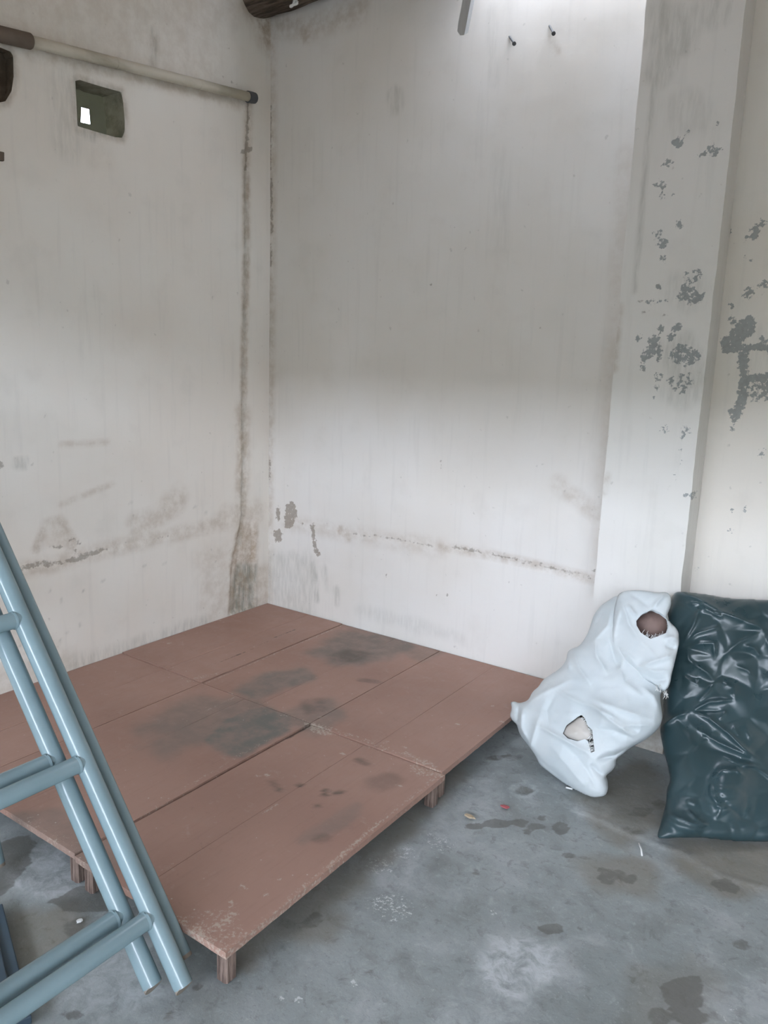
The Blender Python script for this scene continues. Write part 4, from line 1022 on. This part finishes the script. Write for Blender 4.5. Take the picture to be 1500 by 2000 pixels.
# beige lining bulging out of the tear
V, FF = pillow(Z5((525, 1165), (545, 1110), (600, 1075), (640, 1040), (690, 1050), (720, 1110), (745, 1150), (735, 1210), (690, 1215), (640, 1225), (565, 1205)), TF_S, N_S, 0.03, 0.02, 2.2,
               [(Z5((600, 1090), (660, 1120), (700, 1180)), 4, .006), (Z5((560, 1170), (640, 1150)), 4, .006)], (), (), (0.003, 0.05), 0.110, 0.5)
ob = link_mesh('lining_bulge', mesh('lining_bulge', V-so, FF, True), M['film'], sack); ob['label'] = 'beige plastic lining bulging through the tear'
# frayed threads round the tear and the mouth
mb = MB(); rr = random.Random(4)
def fray(px, dpx, n, spread, dist, ln):
    for _ in range(n):
        a = np.array(px)+np.array([rr.uniform(-spread, spread), rr.uniform(-spread, spread)]); g = math.atan2(dpx[1], dpx[0])+rr.uniform(-0.6, 0.6); l_ = ln*rr.uniform(0.5, 1.2)
        b = a+l_*np.array([math.cos(g), math.sin(g)])*0.5; c = a+l_*np.array([math.cos(g+rr.uniform(-.5, .5)), math.sin(g+rr.uniform(-.5, .5))])
        p = [surf_at(q, TF_S, N_S, dist+k) for q, k in ((a, 0.0), (b, 0.008), (c, 0.006))]
        mb.tube([q-so for q in p], 0.0007, 5)
for q, dd in ((Z5((712, 1110))[0], (-1, -.2)), (Z5((742, 1140))[0], (-1, -.1)), (Z5((748, 1180))[0], (-1, .1)), (Z5((750, 1230))[0], (-1, .2)), (Z5((752, 1270))[0], (-1, .3)), (Z5((690, 1060))[0], (-1, .3))):
    fray(q, dd, 14, 4, 0.120, 9)
for q, dd in ((Z5((1090, 470))[0], (.2, -1)), (Z5((1130, 490))[0], (.3, -1)), (Z5((1170, 500))[0], (.5, -1)), (Z5((1210, 485))[0], (1, -.4)), (Z5((1200, 540))[0], (1, -.5)), (Z5((1215, 570))[0], (1, -.2)), (Z5((1245, 560))[0], (-1, 0)), (Z5((1250, 870))[0], (.3, 1)), (Z5((1200, 830))[0], (.2, 1))):
    fray(q, dd, 12, 5, 0.118, 9)
ob = mb.build('frayed_threads', M['scrap_white'], sack); ob['kind'] = 'stuff'
# brown lump in the mouth of the sack
cen = surf_at(Z5((1165, 395))[0], TF_S, N_S, 0.040); husk = empty('brown_lump', tuple(cen)); tag(husk, 'smooth brown rounded lump showing in the mouth of the white sack', 'lump')
bm_v = []; bm_f = []; nt, npz = 40, 24
for i in range(npz+1):
    th = math.pi*i/npz
    for k in range(nt):
        g = 2*math.pi*k/nt; v = np.array([math.sin(th)*math.cos(g), math.sin(th)*math.sin(g), math.cos(th)])
        r_ = 0.068*(1+0.05*mnoise.noise(Vector(v*1.5)))-0.006*math.exp(-((g-0.4)/0.10)**2)
        bm_v.append(v*r_*np.array([1.0, 0.80, 0.92]))
for i in range(npz):
    for k in range(nt): bm_f.append((i*nt+k, (i+1)*nt+k, (i+1)*nt+(k+1) % nt, i*nt+(k+1) % nt))
link_mesh('lump_shell', mesh('lump_shell', bm_v, bm_f, True), M['husk'], husk)

# ---- black rubbish bag
N_B = -ray(np.array([1420.0, 1400.0]))
TF_B = tfit([((1283, 1637), 2, 0.01), ((1400, 1634), 2, 0.01), ((1500, 1644), 2, 0.01), ((1323, 1156), 1, -CD-0.05), ((1420, 1164), 1, -0.15), ((1500, 1172), 1, -0.09), ((1620, 1180), 1, -0.08), ((1300, 1400), None, 2.95), ((1620, 1650), None, 2.72)])
out_b = Z6((330, 124), (300, 150), (275, 250), (245, 330), (250, 420), (255, 560), (250, 700), (240, 830), (232, 900), (235, 980), (215, 1060), (210, 1100), (235, 1230), (262, 1330), (285, 1440), (258, 1500), (255, 1600), (215, 1740), (187, 1840), (225, 1850), (400, 1838), (520, 1842), (700, 1862), (850, 1872), (964, 1868), (1200, 1880), (1330, 1860), (1400, 1500), (1390, 800), (1340, 260), (1150, 195), (964, 184), (820, 182), (670, 172), (560, 150), (440, 135))
folds_b = [(Z6((340, 140), (470, 190), (560, 245), (650, 300), (780, 350), (900, 400), (1000, 500)), 7, .012), (Z6((500, 235), (530, 270), (640, 330), (655, 300)), 3, .007), (Z6((500, 250), (450, 390), (380, 510)), 4, .010), (Z6((390, 225), (500, 235)), 4, .006), (Z6((380, 510), (480, 440), (620, 400), (590, 340)), 4, .008),
           (Z6((410, 540), (500, 510), (590, 510), (600, 640)), 4, .009), (Z6((410, 540), (420, 620), (540, 700), (600, 770)), 4, .010), (Z6((600, 770), (540, 840), (480, 900)), 4, .009), (Z6((440, 960), (560, 900), (730, 885)), 4, .012), (Z6((440, 960), (580, 960), (660, 960)), 4, -.006), (Z6((440, 960), (560, 1010), (690, 1110), (780, 1200), (910, 1300)), 4, .014),
           (Z6((210, 1075), (330, 1000), (440, 960)), 5, .012), (Z6((640, 770), (720, 800), (730, 890)), 5, .008), (Z6((430, 1050), (620, 1170), (800, 1250), (910, 1310)), 4, .009), (Z6((640, 1260), (760, 1310), (910, 1330)), 3, .008), (Z6((730, 1330), (850, 1325), (964, 1400), (1100, 1420)), 4, .008),
           (Z6((565, 1430), (575, 1520), (620, 1580)), 4, .009), (Z6((565, 1420), (640, 1355), (740, 1350), (800, 1400)), 4, .010), (Z6((810, 1450), (815, 1600), (780, 1680), (650, 1550), (610, 1460)), 5, -.006), (Z6((570, 1580), (640, 1600), (600, 1700)), 3, .006), (Z6((400, 1610), (480, 1690), (560, 1740)), 3, .009), (Z6((255, 1650), (350, 1680), (550, 1740)), 3, .008),
           (Z6((400, 1560), (480, 1590)), 3, .006), (Z6((740, 660), (820, 690), (860, 735)), 3, .006), (Z6((780, 520), (860, 540), (915, 620)), 4, .008), (Z6((370, 690), (400, 740), (480, 780), (500, 720)), 4, .007), (Z6((620, 1020), (680, 960)), 3, .006), (Z6((720, 1060), (760, 1130)), 3, .005), (Z6((800, 1080), (840, 1150)), 3, .005),
           (Z6((280, 270), (260, 420), (300, 600)), 6, -.006), (Z6((900, 400), (1000, 600), (950, 900)), 8, .010), (Z6((600, 640), (760, 500), (900, 440)), 6, .008)]
V, FF = pillow(out_b, TF_B, N_B, 0.125, 0.14, 2.4, folds_b, [((1424, 1535), 34, 50, 0.2, .030), ((1335, 1600), 40, 22, .5, .014), ((1460, 1460), 30, 40, -.5, .012), ((1350, 1480), 30, 60, .2, .010), ((1390, 1250), 60, 60, 0, .012), ((1440, 1400), 70, 50, .4, .015)], (), (0.0, 0.020), 0.0, 0.45, fold_gain=1.5, facets=(75, 0.0065, 34, 5))
bag = link_mesh('rubbish_bag', mesh('rubbish_bag', V-np.array([2.55, -0.4, 0]), FF, True), M['bag']); bag.location = (2.55, -0.4, 0)
tag(bag, 'large creased black plastic rubbish bag leaning on right wall beside white sack', 'bag')
